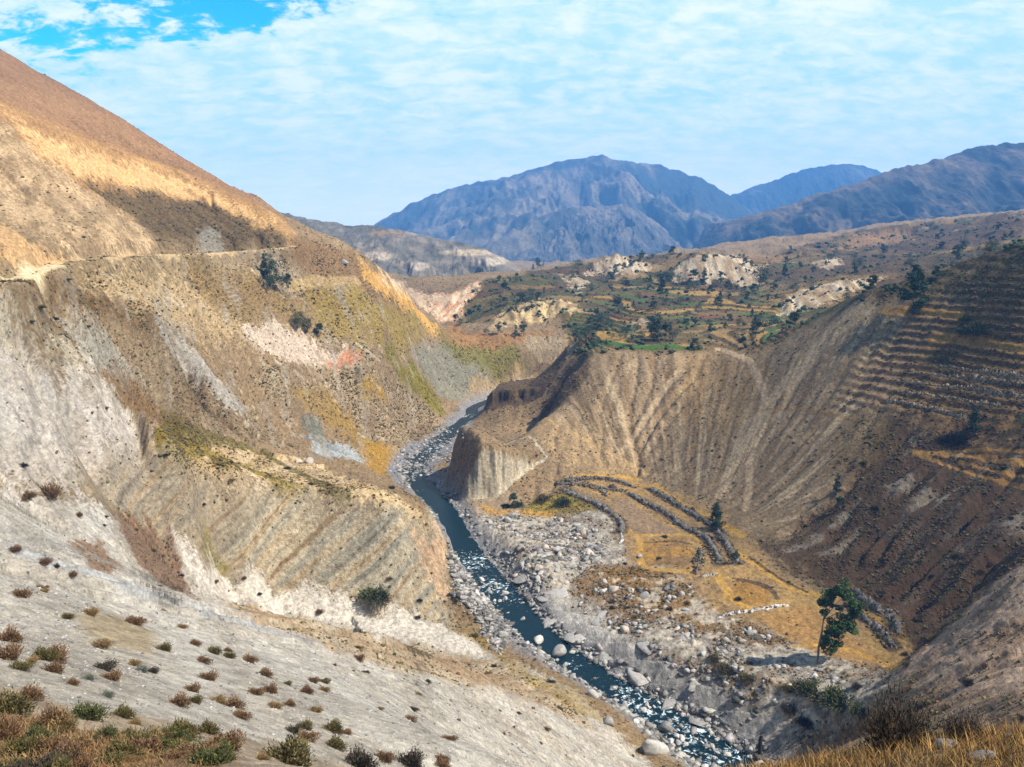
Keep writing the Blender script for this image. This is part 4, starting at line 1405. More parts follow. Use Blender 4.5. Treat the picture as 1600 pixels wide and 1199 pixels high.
SPECIAL = {(135, 1122): "large dark green shrub, tallest of those on the lower left scree", (256, 1016): "round olive shrub against the greenish rock lump on the scree", (13, 1112): "big olive shrub cut by the left edge of the picture",
           (449, 1192): "wide olive shrub spreading along the bottom edge among dry grass", (75, 775): "reddish shrub at the foot of the white cliff"}
n_ = 0
for ln in NEAR.split("\n"):
    for t in ln.split("|"):
        u, v, w, kind = t.split()
        u, v, w = float(u), float(v), float(w)
        lab = SPECIAL.get((u, v))
        put_shrub(u, v, w, kind, lab or LOOK[kind] + " shrub growing on the pale grey scree slope", None if lab else LOOK[kind] + " shrubs on the near scree", n_, rng.uniform(.7, 1.05))
        n_ += 1
# shrubs that stand out elsewhere
for u, v, w, kind, lab in [(590, 932, 52, 'green', "dark green bush at the foot of the banded cliff"), (560, 1030, 20, 'russet', None), (808, 790, 22, 'green', "dark bush beside the rock knob, tallest by the boulders"),
                           (790, 792, 16, 'green', "small green bush left of the dark bush below the rock knob"), (690, 782, 14, 'green', "green bush at the waterline under the shaded side of the rock knob"),
                           (850, 783, 34, 'olive', "wide olive bush behind the boulder field"), (880, 786, 30, 'green', "low green bush at the gold field corner by the boulders"),
                           (1348, 725, 12, 'green', "lone small green bush on the dark scrubby slope"), (1258, 822, 10, 'green', "small green bush at the lower edge of the dark slope"),
                           (1495, 690, 34, 'dark', "dark rounded bush beside the slim tree on the right slope"), (1478, 688, 24, 'dark', "smaller dark bush beside the dark rounded bush on the right slope"),
                           (1522, 520, 40, 'green', "big round green bush among the stepped fields"), (1508, 500, 18, 'green', "small bush above the big round green bush"),
                           (1118, 1030, 24, 'olive', "olive bush on the grey right bank above the rapids"), (1135, 1048, 30, 'olive', "wide olive bush on the right bank above the rapids"),
                           (1170, 1062, 28, 'olive', "olive bush low on the right bank near the gravel"), (1265, 1080, 44, 'green', "long dark bush below the tall bare trunked tree"),
                           (1310, 1098, 56, 'green', "largest dark bush under the bare trunked tree"), (1232, 1078, 22, 'olive', "olive bush left of the long dark bushes"), (1340, 1075, 20, 'dark', "dark bush at the field corner right of the tall tree"),
                           (1235, 1110, 30, 'dark', "dark bush close above the bottom grass on the right bank"), (1260, 1130, 28, 'dark', "dark bush just behind the knoll of golden grass"),
                           (1515, 1069, 24, 'dark', "single dark bush on the bare pinkish spur"), (1345, 1115, 36, 'green', "green bush behind the dark thorn bush")]:
    put_shrub(u, v, w, kind, lab or "russet shrub on the brown grass strip", None, n_, 0.7)
    n_ += 1


def more_shrubs():
    """Shrubs one can count on the middle slopes."""
    r = np.random.default_rng(77)
    w = np.clip(SCR, 0, 1) * (RR > 60) * (RR < 420) * (RD > 6) * RR ** 0.5
    x, y, z, i, j = scatter(w, 112, r)
    for a, b, c in zip(x, y, z):
        kind = r.choice(['olive', 'russet', 'dark', 'tawny'], p=[.3, .35, .2, .15])
        o = obj("shrub", SHRUB[kind][r.integers(3)], None, (a, b, c - 0.1))
        s = r.uniform(0.7, 1.25) * (0.75 + 0.0016 * math.hypot(a, b))
        o.scale = (s * r.uniform(.9, 1.3), s, s * r.uniform(.6, .9))
        o.rotation_euler = (0, 0, r.uniform(0, 6.28))
        side = "slopes left of the river" if a < 0 else "slopes right of the river"
        tag(o, LOOK[kind] + " shrub dotted on the dry " + side, "shrub", LOOK[kind] + " shrubs on the " + side)


more_shrubs()


def bottom_shrubs():
    r = np.random.default_rng(79)
    w = (RR > 24) * (RR < 60) * (X < -2) * np.clip((SCR - .3) * 4, 0, 1) * np.clip(.3 + 2 * nB, 0.02, 2)
    x, y, z, i, j = scatter(w, 70, r)
    for a, b, c in zip(x, y, z):
        kind = r.choice(['olive', 'russet', 'green', 'tawny', 'dark'], p=[.3, .3, .12, .2, .08])
        o = obj("shrub", SHRUB[kind][r.integers(3)], None, (a, b, c - 0.06))
        s_ = r.uniform(0.28, 0.75)
        o.scale = (s_ * r.uniform(.9, 1.4), s_, s_ * r.uniform(.6, 1.1))
        o.rotation_euler = (0, 0, r.uniform(0, 6.28))
        tag(o, LOOK[kind] + " shrub tangled in the dry grass at the bottom left corner".replace("bottom left corner", "lower corner"), "shrub", LOOK[kind] + " shrubs in the lower grass")


bottom_shrubs()


def scree_shrubs():
    r = np.random.default_rng(80)
    w = (RR > 55) * (RR < 230) * (X < 20) * (SCR < .12) * (C.mean(-1) > .12) * RR ** .4
    x, y, z, i, j = scatter(w, 44, r)
    for a, b, c in zip(x, y, z):
        kind = r.choice(['russet', 'dark', 'tawny'], p=[.45, .35, .2])
        o = obj("shrub", SHRUB[kind][r.integers(3)], None, (a, b, c - 0.06))
        s_ = r.uniform(0.35, 0.8)
        o.scale = (s_ * r.uniform(.9, 1.6), s_, s_ * r.uniform(.5, .9))
        o.rotation_euler = (0, 0, r.uniform(0, 6.28))
        tag(o, "small " + LOOK[kind] + " shrub scattered over the bare grey scree", "shrub", "small " + LOOK[kind] + " shrubs on the bare scree")


scree_shrubs()


# ---- trees
M_LEAF = vc_mat("tree leaves", 0.75, 0.0, 0.35, 0.8)
M_BARK = plain_mat("tree bark", (0.16, 0.13, 0.10), 0.35, 2.0, 0.9, (0.26, 0.22, 0.18), 0.4, 0.05)


def tube(pts, rads, sides=7):
    pts = np.asarray(pts, float)
    V, F = [], []
    for i, (p, r) in enumerate(zip(pts, rads)):
        t = pts[min(i + 1, len(pts) - 1)] - pts[max(i - 1, 0)]
        t /= np.linalg.norm(t) + 1e-9
        a = np.cross(t, (0.3, 0.9, 0.1))
        a /= np.linalg.norm(a) + 1e-9
        b = np.cross(t, a)
        for k in range(sides):
            q = 2 * math.pi * k / sides
            V.append(p + r * (math.cos(q) * a + math.sin(q) * b))
        if i:
            for k in range(sides):
                A, B = (i - 1) * sides + k, (i - 1) * sides + (k + 1) % sides
                F.append((A, B, B + sides, A + sides))
    return np.array(V), np.array(F)


def join(parts):
    V, F, n = [], [], 0
    for v, f in parts:
        V.append(v)
        F.append(f + n)
        n += len(v)
    return np.concatenate(V), np.concatenate(F)


def crown_arrays(clumps, per, leaf, r, cols):
    """Leaf-sized faces gathered in clumps: clumps are (centre, radius)."""
    Ps, Cs = [], []
    for c, rad in clumps:
        n = max(12, int(per * (rad / clumps[0][1]) ** 1.5))
        d = unit(n, r) * (r.uniform(0.3, 1.0, n) ** 0.5)[:, None]
        Ps.append(np.array(c) + d * rad * np.array([1, 1, 0.8]))
        t = r.uniform(.6, 1.35)
        Cs.append(np.array(cols)[r.integers(len(cols), size=n)] * t)
    P, Cc = np.concatenate(Ps), np.concatenate(Cs)
    n = len(P)
    a = unit(n, r) * (leaf * r.uniform(.6, 1.4, n))[:, None]
    b = np.cross(a, unit(n, r))
    b = b / (np.linalg.norm(b, axis=1)[:, None] + 1e-9) * leaf * 0.55
    V = np.stack([P - a, P + b, P + a, P - b], 1).reshape(-1, 3)
    F = np.arange(4 * n).reshape(-1, 4)
    Cc = Cc * r.uniform(.75, 1.25, (n, 1))
    return V, F, np.repeat(np.concatenate([Cc, np.ones((n, 1))], 1)[:, None], 4, 1).reshape(-1, 4)


TREEGREEN = [(0.034, 0.066, 0.030), (0.026, 0.052, 0.028), (0.052, 0.078, 0.030), (0.022, 0.044, 0.028)]
YELGREEN = [(0.060, 0.070, 0.022), (0.045, 0.058, 0.020), (0.085, 0.085, 0.028)]


def tree_meshes(seed, shape, cols=TREEGREEN):
    """Trunk and crown of a tree one metre tall (scaled when placed)."""
    r = np.random.default_rng(seed)
    clumps = []
    if shape == 'spire':
        for k in range(34):
            h = r.uniform(.12, .98)
            w = 0.17 * (1 - h) ** 0.6 + 0.02
            a = r.uniform(0, 6.28)
            q = w * r.uniform(.2, 1) * (1 + 0.25 * math.sin(9 * h))
            clumps.append(((math.cos(a) * q, math.sin(a) * q, h), 0.07 * (1.25 - 0.6 * h)))
    elif shape == 'round':
        for k in range(46):
            d = unit(1, r)[0] * r.uniform(.45, 1)
            clumps.append(((d[0] * .40, d[1] * .40, .55 + d[2] * .40), r.uniform(.09, .15)))
    elif shape == 'gum':
        for k in range(11):
            h = r.uniform(.3, .95)
            a = r.uniform(0, 6.28)
            q = r.uniform(.05, .25) * (1.15 - .55 * h)
            for m in range(4):
                clumps.append(((math.cos(a) * q + r.normal() * .05, math.sin(a) * q + r.normal() * .05, h + r.normal() * .05), r.uniform(.055, .10)))
    else:
        for k in range(5):
            x0, y0, hh = r.uniform(-.34, .34), r.uniform(-.2, .2), r.uniform(.6, 1.0)
            for m in range(11):
                h = r.uniform(.12, .95)
                w = .16 * (1 - h) ** .5 + .03
                a = r.uniform(0, 6.28)
                clumps.append(((x0 + math.cos(a) * w * r.random(), y0 + math.sin(a) * w * r.random(), h * hh), .085 * (1.2 - .5 * h)))
    V, F, cc = crown_arrays(clumps, 46, 0.020, r, cols)
    cm = mesh_from("crown", V, F, [M_LEAF], cc)
    parts = [tube([(0, 0, -.04), (.01, 0, .3), (0, .012, .62), (.004, 0, .9)], [.022, .017, .011, .003])]
    for c, rad in clumps[::4]:
        c = np.array(c)
        h0 = max(.1, c[2] - .16)
        parts.append(tube([(0, 0, h0), (c[0] * .5, c[1] * .5, h0 * .45 + c[2] * .5), c], [.008, .005, .002], 5))
    tm = mesh_from("trunk", *join(parts), [M_BARK], None, True)
    return tm, cm


TREES = {'spire': [tree_meshes(900 + k, 'spire') for k in range(2)], 'round': [tree_meshes(920 + k, 'round') for k in range(2)],
         'gum': [tree_meshes(940 + k, 'gum') for k in range(3)], 'clump': [tree_meshes(960 + k, 'clump') for k in range(2)], 'yellow': [tree_meshes(980 + k, 'round', YELGREEN) for k in range(2)]}


def put_tree(u, v, hpx, shape, label, group=None, k=0, wide=1.0):
    x, y, z = march(u, v)
    h = hpx / FPX * math.sqrt(x * x + y * y + z * z)
    e = bpy.data.objects.new("tree", None)
    e.empty_display_size = 0.5
    COL.objects.link(e)
    e.location = (x, y, z)
    e.rotation_euler = (0, 0, rng.uniform(0, 6.28))
    e.scale = (h * wide, h * wide, h)
    tm, cm = TREES[shape][k % len(TREES[shape])]
    obj("trunk", tm, e)
    obj("crown", cm, e)
    return tag(e, label, "tree", group)


for i_, (u, v, h, sh, wd, lab) in enumerate([
        (423, 446, 54, 'clump', 1.0, "tall dense clump of conifers above the left terraces"), (415, 434, 40, 'spire', 1.1, "pointed conifer rising out of the clump above the left terraces"),
        (451, 451, 22, 'gum', 1.1, "smaller pale green tree right of the conifer clump"), (466, 514, 28, 'yellow', 1.0, "yellow green bushy tree, upper one below the left terraces"),
        (481, 520, 24, 'yellow', 1.0, "yellow green bushy tree, middle one below the left terraces"), (499, 527, 22, 'gum', 1.3, "darker bushy tree, lowest below the left terraces"),
        (906, 541, 34, 'round', .9, "round dark tree at the left tip of the plateau edge"), (917, 534, 26, 'round', .9, "second round tree just behind the plateau tip"), (930, 542, 14, 'round', 1.3, "low bushy tree beside the plateau tip"),
        (1027, 533, 40, 'spire', 1.5, "tallest dark tree of the clump on the plateau rim"), (1017, 533, 30, 'gum', 1.3, "tree left of the tallest one on the plateau rim"), (1039, 532, 28, 'gum', 1.3, "tree right of the tallest one on the plateau rim"),
        (1051, 533, 22, 'round', 1, "rounded tree at the right end of the plateau rim clump"), (1000, 533, 16, 'round', 1.2, "low tree at the left end of the plateau rim clump"),
        (978, 530, 16, 'spire', 1.2, "slim lone tree in the green plateau field"), (947, 539, 9, 'spire', 1.4, "tiny slim tree near the plateau edge"),
        (778, 523, 19, 'gum', 1.3, "leafy tree, second from the left in the row under the pale bluff"), (760, 523, 10, 'round', 1.3, "low tree, leftmost of the row under the pale bluff"),
        (805, 527, 22, 'spire', 1.2, "slender tree, third in the row under the pale bluff"), (818, 526, 23, 'gum', 1.3, "broad tree, rightmost of the row under the pale bluff"),
        (711, 506, 15, 'gum', 1.3, "small dark tree on the slope right of the pale dome"), (719, 509, 12, 'round', 1.2, "smaller dark tree right beside the pale dome slope"),
        (788, 458, 20, 'gum', 1.2, "dark tree on the brown hillside, highest of three in line"), (789, 478, 14, 'gum', 1.4, "faint tree low on the brown hillside"), (840, 420, 16, 'gum', 1.3, "tree on the ridge crest with two small companions"),
        (833, 422, 10, 'spire', 1.3, "small tree left on the ridge crest"), (849, 416, 9, 'spire', 1.3, "small tree right on the ridge crest"), (850, 459, 11, 'spire', 1.3, "single small tree on the middle of the brown hill"),
        (900, 459, 15, 'gum', 1.1, "tree beside the pale rock fin on the brown hill"), (911, 472, 11, 'round', 1.1, "tree below the pale rock fin"),
        (1425, 493, 56, 'gum', 1.35, "tall eucalyptus at the top corner of the stepped fields"), (1426, 497, 20, 'round', 1.2, "bushy low tree at the foot of the tall eucalyptus"),
        (1338, 425, 20, 'round', 1.0, "round dark tree on the far plateau above the pale bluff"), (1362, 459, 25, 'gum', 1.3, "dark tree in front of the pale bluff end"), (1322, 469, 20, 'spire', 1.7, "pointed tree on the ridge left of the pale bluff end"),
        (1520, 680, 40, 'spire', 1.5, "slim dark tree by the dark bushes on the right slope"), (1598, 672, 24, 'round', 1.0, "dark tree cut by the right edge of the picture"),
        (1307, 771, 30, 'spire', 1.2, "slim green tree standing on the dark slope"), (1309, 799, 22, 'gum', 1.2, "darker tree just below the slim green one"),
        (1118, 828, 44, 'spire', 1.6, "dark cypress at the upper wall of the gold field"), (1150, 880, 20, 'gum', 1.1, "grey green tree where the dark field wall ends"),
        (803, 793, 24, 'gum', 1.2, "dark leafy tree below the rock knob"), (1458, 360, 9, 'round', 2.0, "wide dark tree far off on the upper plateau"), (1560, 362, 12, 'gum', 1.8, "dark tree far off near the mountain foot")]):
    put_tree(u, v, h, sh, lab, None, i_, wd)
PLATEAU = """1041 446 16|1062 444 12|1083 443 18|1100 442 20|1127 447 12|1187 446 25|1177 459 12|1226 434 18|1211 456 10|1240 456 10|1258 441 8|1016 441 10|1014 456 9|1042 476 10|1075 476 9|1125 471 14|1085 511 12|1108 511 10|1140 506 12
1175 496 12|1133 516 9|1075 494 8|1160 529 7|1200 470 8|1150 455 7|960 470 7|940 500 6|990 478 7|1020 500 6|1060 520 6|1250 420 8|1290 415 7|1380 410 8|1420 405 7|1500 395 9|1180 505 10|1110 518 9|1095 480 8|985 410 9|1000 409 10|1004 408 13|1018 405 7|780 442 9|797 441 7|808 436 8"""
for i_, t in enumerate(PLATEAU.replace("\n", "|").split("|")):
    u, v, h = map(float, t.split())
    h *= 1.2
    sh = ('gum', 'round', 'gum', 'spire')[i_ % 4]
    put_tree(u, v, h, sh, ("small round dark tree" if sh == 'round' else "small slim dark tree" if sh == 'spire' else "small loose crowned tree") + " scattered among the plateau fields", {'round': "round", 'spire': "slim", 'gum': "loose"}[sh] + " trees scattered on the plateau", i_, 1.5)


def plateau_trees():
    r = np.random.default_rng(83)
    w = np.maximum(m_pl * 1.0, pmask("930 455|1060 445|1200 440|1380 428|1440 440|1600 392|1600 365|1350 362|1200 402|1060 400|900 418|760 450|740 490|860 480", 15)) * (RR < 1700) * RR ** .8 * np.clip(.2 + 2 * nB, .02, 2)
    x, y, z, i, j = scatter(w, 110, r)
    for k in range(110):
        e = bpy.data.objects.new("tree", None)
        COL.objects.link(e)
        e.location = (x[k], y[k], z[k])
        e.rotation_euler = (0, 0, r.uniform(0, 6.28))
        h = r.uniform(5, 13) * (0.7 + math.hypot(x[k], y[k]) / 2400)
        q = r.uniform(1.2, 1.9)
        e.scale = (h * q, h * q, h)
        tm, cm = TREES['round' if k % 2 else 'gum'][k % 2]
        obj("trunk", tm, e)
        obj("crown", cm, e)
        tag(e, "low dark bushy tree dotted along the far plateau fields", "tree", "low trees dotted along the plateau")


plateau_trees()


def build_hedges():
    r = np.random.default_rng(46)
    w = np.maximum(HEDGE * (1 - .7 * m_pl), m_pl * sstep(.66, .75, PH) * .35 * sstep(-.1, .25, nB)) * (RR < 2300) * RR ** .8
    x, y, z, i, j = scatter(w, 3400, r)
    sz = np.minimum(r.lognormal(.05, .45, len(x)), 2.4) * (.6 + np.hypot(x, y) / 2000)
    S = np.stack([sz * 1.2, sz, sz * r.uniform(.7, 1.2, len(x))], 1)
    pal = np.array([(.032, .05, .024), (.045, .06, .026), (.055, .055, .024), (.03, .042, .022)])
    col = pal[r.integers(4, size=len(x))] * r.uniform(.7, 1.3, (len(x), 1))
    V, F, cc = many(ICO1[0], ICO1[1], np.stack([x, y, z + .3 * sz], 1), S, r.uniform(0, 6.28, len(x)), r, col, .3)
    tag(obj("hedgerow_scrub", mesh_from("hedgerow_scrub", V, F, [M_SCRUB], cc)), "dark hedgerow scrub along the plateau field edges", "scrub", None, 'stuff')


build_hedges()


def hero_tree():
    r = np.random.default_rng(5)
    x, y, z = march(1278, 1038)
    dist = math.sqrt(x * x + y * y + z * z)
    s = dist / FPX

    def P(u, v, d=0.0):
        return np.array([(u - 1278) * s, d * s, (1038 - v) * s * 1.12])
    cl = []
    for u, v, rad, d in [(1286, 946, 9, 0), (1278, 955, 7, 3), (1298, 938, 10, -3), (1310, 943, 9, 3), (1322, 958, 9, 0), (1326, 972, 8, 4), (1321, 986, 8, -4), (1306, 980, 9, 2), (1294, 984, 9, 0),
                         (1300, 997, 8, -3), (1290, 1005, 8, 2), (1298, 1013, 9, 0), (1285, 1012, 7, 3), (1292, 962, 4, 5), (1300, 963, 4, 0), (1280, 968, 5, -3), (1314, 952, 7, -3), (1324, 965, 7, 3), (1316, 990, 6, 3), (1300, 988, 7, -3), (1288, 995, 6, 0), (1292, 943, 8, 3), (1304, 948, 6, -4)]:
        for m in range(7):
            q = P(u, v, d) + r.normal(size=3) * rad * s * .45
            cl.append((q, rad * s * r.uniform(.5, .85)))
    V, F, cc = crown_arrays(cl, 150, 0.30, r, [(0.042, 0.082, 0.026), (0.030, 0.060, 0.022), (0.070, 0.105, 0.032)])
    e = bpy.data.objects.new("tree", None)
    COL.objects.link(e)
    e.location = (x, y, z)
    obj("crown", mesh_from("crown", V, F, [M_LEAF], cc), e)
    fork = P(1280, 992)
    parts = [tube([P(1278, 1042), P(1277, 1015), fork, P(1281, 968), P(1287, 948)], [.42, .36, .30, .2, .08])]
    for u, v, d in [(1322, 984, -3), (1305, 980, 2), (1294, 1008, 0), (1324, 962, 0), (1310, 945, 3), (1298, 940, -3)]:
        b0 = P(1279, 1005) if v > 975 else P(1280, 978)
        e_ = P(u, v, d)
        parts.append(tube([b0, b0 * .5 + e_ * .5 + np.array([0, 0, 0.6]), e_], [.18, .12, .04], 6))
    obj("trunk", mesh_from("trunk", *join(parts), [M_BARK], None, True), e)
    tag(e, "tall bare trunked tree with clumped crown at the edge of the gold field", "tree")


hero_tree()

# ---- boulders
BIG = [(1022, 1172, 46, 0, "biggest pale boulder, at the bottom of the rapids"), (1041, 1146, 36, 1, "grey boulder just upstream of the biggest pale one"), (742, 930, 19, 0, "white boulder on the left edge of the rapids"),
       (755, 940, 14, 0, "white boulder right of the left edge one in the rapids"), (740, 917, 13, 0, "white boulder upstream on the left edge of the rapids"), (789, 933, 16, 0, "white rounded boulder in mid stream"),
       (766, 932, 14, 0, "white boulder left of the mid stream one"), (752, 912, 12, 0, "square white boulder above the rapids"), (876, 1026, 34, 1, "broad boulder splitting the stream below the pool"), (841, 1008, 22, 0, "flat pale boulder at the tail of the dark pool"),
       (785, 993, 22, 1, "grey boulder on the left bank by the pool"), (950, 1130, 28, 1, "grey boulder on the left shore of the lower rapids"), (925, 1088, 22, 1, "grey boulder on the left shore above the lower rapids"),
       (1000, 870, 12, 0, "upright white stone at the gold field corner"), (840, 905, 14, 1, "blocky boulder over the grey rock shelf"), (904, 828, 22, 1, "large round boulder at the right of the boulder field"),
       (852, 858, 20, 2, "tan boulder in the middle of the boulder field"), (793, 815, 16, 1, "round grey boulder at the top of the boulder field"), (630, 706, 15, 0, "white boulder on the far gravel bar"), (483, 724, 22, 2, "pinkish block at the foot of the gravel fan"),
       (466, 722, 16, 2, "paler block beside the pinkish one at the gravel fan"), (941, 925, 12, 0, "upright pale stone above the right bank"), (538, 412, 14, 1, "grey rock poking from the left ridge crest")]
for i_, (u, v, w, m, lab) in enumerate(BIG):
    x, y, z = march(u, v)
    s = 0.5 * w / FPX * math.sqrt(x * x + y * y + z * z)
    o = obj("boulder", ROCKS[m][i_ % 5], None, (x, y, max(z, ZW - .2) + 0.25 * s))
    o.scale = (s * 1.08, s, s)
    o.rotation_euler = (0, 0, i_ * 1.3)
    tag(o, lab, "boulder")
for i_, (u, v, w, fl_, tilt, lab) in enumerate([
        (862, 966, 74, .30, .25, "smooth grey slab dipping into the dark pool, uppermost"), (905, 990, 84, .28, .2, "long grey slab below the uppermost one by the dark pool"), (868, 925, 62, .30, .2, "ribbed grey slab above the pool beside the white boulders"),
        (950, 1022, 76, .26, .2, "broad ledge of grey bedrock midway down the right bank"), (1000, 1052, 80, .26, .2, "pale ledge of bedrock right of the stream splitting boulder"), (1052, 1092, 72, .28, .2, "pale bedrock slab beside the lower rapids"),
        (1095, 1120, 64, .26, .15, "lowest pale bedrock slab near the grass edge"), (820, 900, 44, .35, .2, "short grey slab opposite the white boulders"), (940, 965, 60, .3, .2, "weathered slab high on the right bank"), (1010, 1010, 56, .3, .2, "weathered slab among brown grass on the right bank"),
        (1090, 1065, 60, .3, .2, "cracked slab on the right bank under the olive bushes")]):
    x, y, z = march(u, v)
    s = .5 * w / FPX * math.sqrt(x * x + y * y + z * z)
    o = obj("rock_slab", ROCKS[1][i_ % 5], None, (x, y, max(z, ZW) - .10 * s))
    o.scale = (s * 1.1, s * .75, s * fl_ * .85)
    o.rotation_euler = (tilt * .3, -tilt * .5, .9 + .4 * math.sin(i_ * 2.3))
    tag(o, lab, "rock")
BF = ground_poly("745 805|800 800|870 812|935 825|960 850|930 880|880 905|840 935|800 900|760 860")
m_bf = poly_mask(X, Y, BF, 4)
LB = ground_poly("700 880|735 890|750 940|790 1000|780 1020|745 960|715 930")
m_lb = poly_mask(X, Y, LB, 3)
RBK = ground_poly("960 900|1060 905|1150 970|1240 1010|1330 1060|1330 1110|1210 1140|1120 1100|1000 1020|900 940")
m_rb = poly_mask(X, Y, RBK, 4)
FG = ground_poly("612 735|640 700|700 682|722 690|690 715|660 735|625 760")
m_fg = poly_mask(X, Y, FG, 3)
FOAM = [(740, 880, 22, .28), (770, 915, 26, .26), (800, 940, 14, .22), (905, 1035, 16, .2), (960, 1070, 14, .22), (1000, 1100, 24, .28), (1060, 1150, 34, .27), (1110, 1190, 30, .27),
        (660, 735, 20, .2), (655, 765, 10, .2), (690, 700, 22, .2), (735, 650, 16, .2), (700, 815, 6, .1)]
RAPID = np.zeros(Z.shape, np.float32)
for u, v, rad, a in FOAM:
    q = at_z(u, v, ZW)
    RAPID = np.maximum(RAPID, np.exp(-((X - q[0]) ** 2 + (Y - q[1]) ** 2) / (rad * 0.8) ** 2))
stream = (0.12 + RAPID ** 1.5) * ((RD < 0.5) & (RD > -9) & (Y > 200) & (Y < 700)) * np.clip(0.12 + 1.5 * np.maximum(0, fbm(X / 14, Y / 14, 2, 611)), 0, 1)
shore = sstep(7, 1, RD) * (RD > 0) * (Y > 200) * (Y < 640)


def put_boulders(weight, n, lo, hi, mats, lab, grp, seed, sink=-0.08, water=False):
    r = np.random.default_rng(seed)
    x, y, z, i, j = scatter(weight * RR ** 1.2, n, r)
    for k in range(n):
        s = 0.5 * (lo + (hi - lo) * r.random() ** 2.2)
        o = obj("boulder", ROCKS[mats[r.integers(len(mats))]][r.integers(5)], None, (x[k], y[k], (ZW if water else z[k]) + (sink if not water else 0.12) * s))
        o.scale = (s * r.uniform(.9, 1.4), s, s * r.uniform(.8, 1.1))
        o.rotation_euler = (r.uniform(-.5, .5), r.uniform(-.5, .5), r.uniform(0, 6.28))
        tag(o, lab, "boulder", grp)


put_boulders(m_bf * np.clip(.3 + 2 * nB, .05, 2), 100, 1.6, 8.0, (0, 1, 1, 2, 2), "broken boulder in the jumbled boulder field on the right bank", "boulders of the right bank field", 641)
put_boulders(stream / RR ** 1.4, 102, 0.8, 4.0, (0, 0, 1), "pale boulder standing in the river current", "boulders standing in the river", 642, water=True)
put_boulders(shore * RR ** -.8, 33, 1.0, 4.0, (0, 1, 1, 3), "grey boulder along the water's edge", "boulders along the water's edge", 643)
put_boulders(m_rb * np.clip(.3 + 2 * nB, .05, 2), 40, 1.8, 7.0, (0, 1, 2, 1), "grey boulder scattered on the rough right bank", "boulders scattered on the right bank", 644)


def build_rubble():
    r = np.random.default_rng(651)
    w = (m_bf * 1.2 * np.clip(.35 + 1.8 * nB, .06, 1.6) + m_lb * 1.2 + m_rb * .55 * np.clip(.1 + 2.2 * nB, .03, 1.6) + m_fg + shore * 1.0 + stream * 0.12) * RR ** 0.6
    x, y, z, i, j = scatter(w, 21000, r)
    sz = 0.12 + 1.35 * r.random(len(x)) ** 6
    S = np.stack([sz * r.uniform(.9, 1.9, len(x)), sz * r.uniform(.7, 1.1, len(x)), sz * r.uniform(.45, .9, len(x))], 1)
    g_ = np.where(r.random((len(x), 1)) < .3, r.uniform(.04, .12, (len(x), 1)), r.uniform(.10, .32, (len(x), 1)))
    col = g_ * np.array([[1.0, .93, .82]]) * (1 + .025 * r.normal(size=(len(x), 3)))
    z = np.maximum(z, ZW - 0.1)
    V, F, cc = many(ICO1[0], ICO1[1], np.stack([x, y, z - .12 * sz], 1), S, r.uniform(0, 6.28, len(x)), r, col, 0.34)
    tag(obj("rubble", mesh_from("rubble", V, F, [M_RUBBLE], cc)), "loose stones and rubble along the river banks", "rubble", None, 'stuff')
    # fine talus on the near scree
    w = (SCR < 0.12) * (RR < 260) * (RR > 18) * (X < 40) * (C.mean(-1) > 0.16) * RR ** 0.3
    x, y, z, i, j = scatter(w * np.clip(.4 + nSt, .05, 2), 14000, r)
    rr = np.hypot(x, y)
    sz = (0.022 + 0.11 * r.random(len(x)) ** 5) * np.clip(rr / 60, .5, 2.2)
    S = np.stack([sz * 1.3, sz, sz * .7], 1)
    col = np.where(r.random((len(x), 1)) < .35, r.uniform(.07, .14, (len(x), 1)), r.uniform(.18, .30, (len(x), 1))) * np.array([[1.0, .96, .90]])
    V, F, cc = many(ICO1[0], ICO1[1], np.stack([x, y, z + .1 * sz], 1), S, r.uniform(0, 6.28, len(x)), r, col, 0.2)
    tag(obj("gravel", mesh_from("gravel", V, F, [M_RUBBLE], cc)), "fine loose stones on the near pale scree", "gravel", None, 'stuff')


build_rubble()

# ---- dry stone walls
M_WALL = vc_mat("dry stone wall", 0.95, 0, 0.4, 1.5)


WALLPTS = []


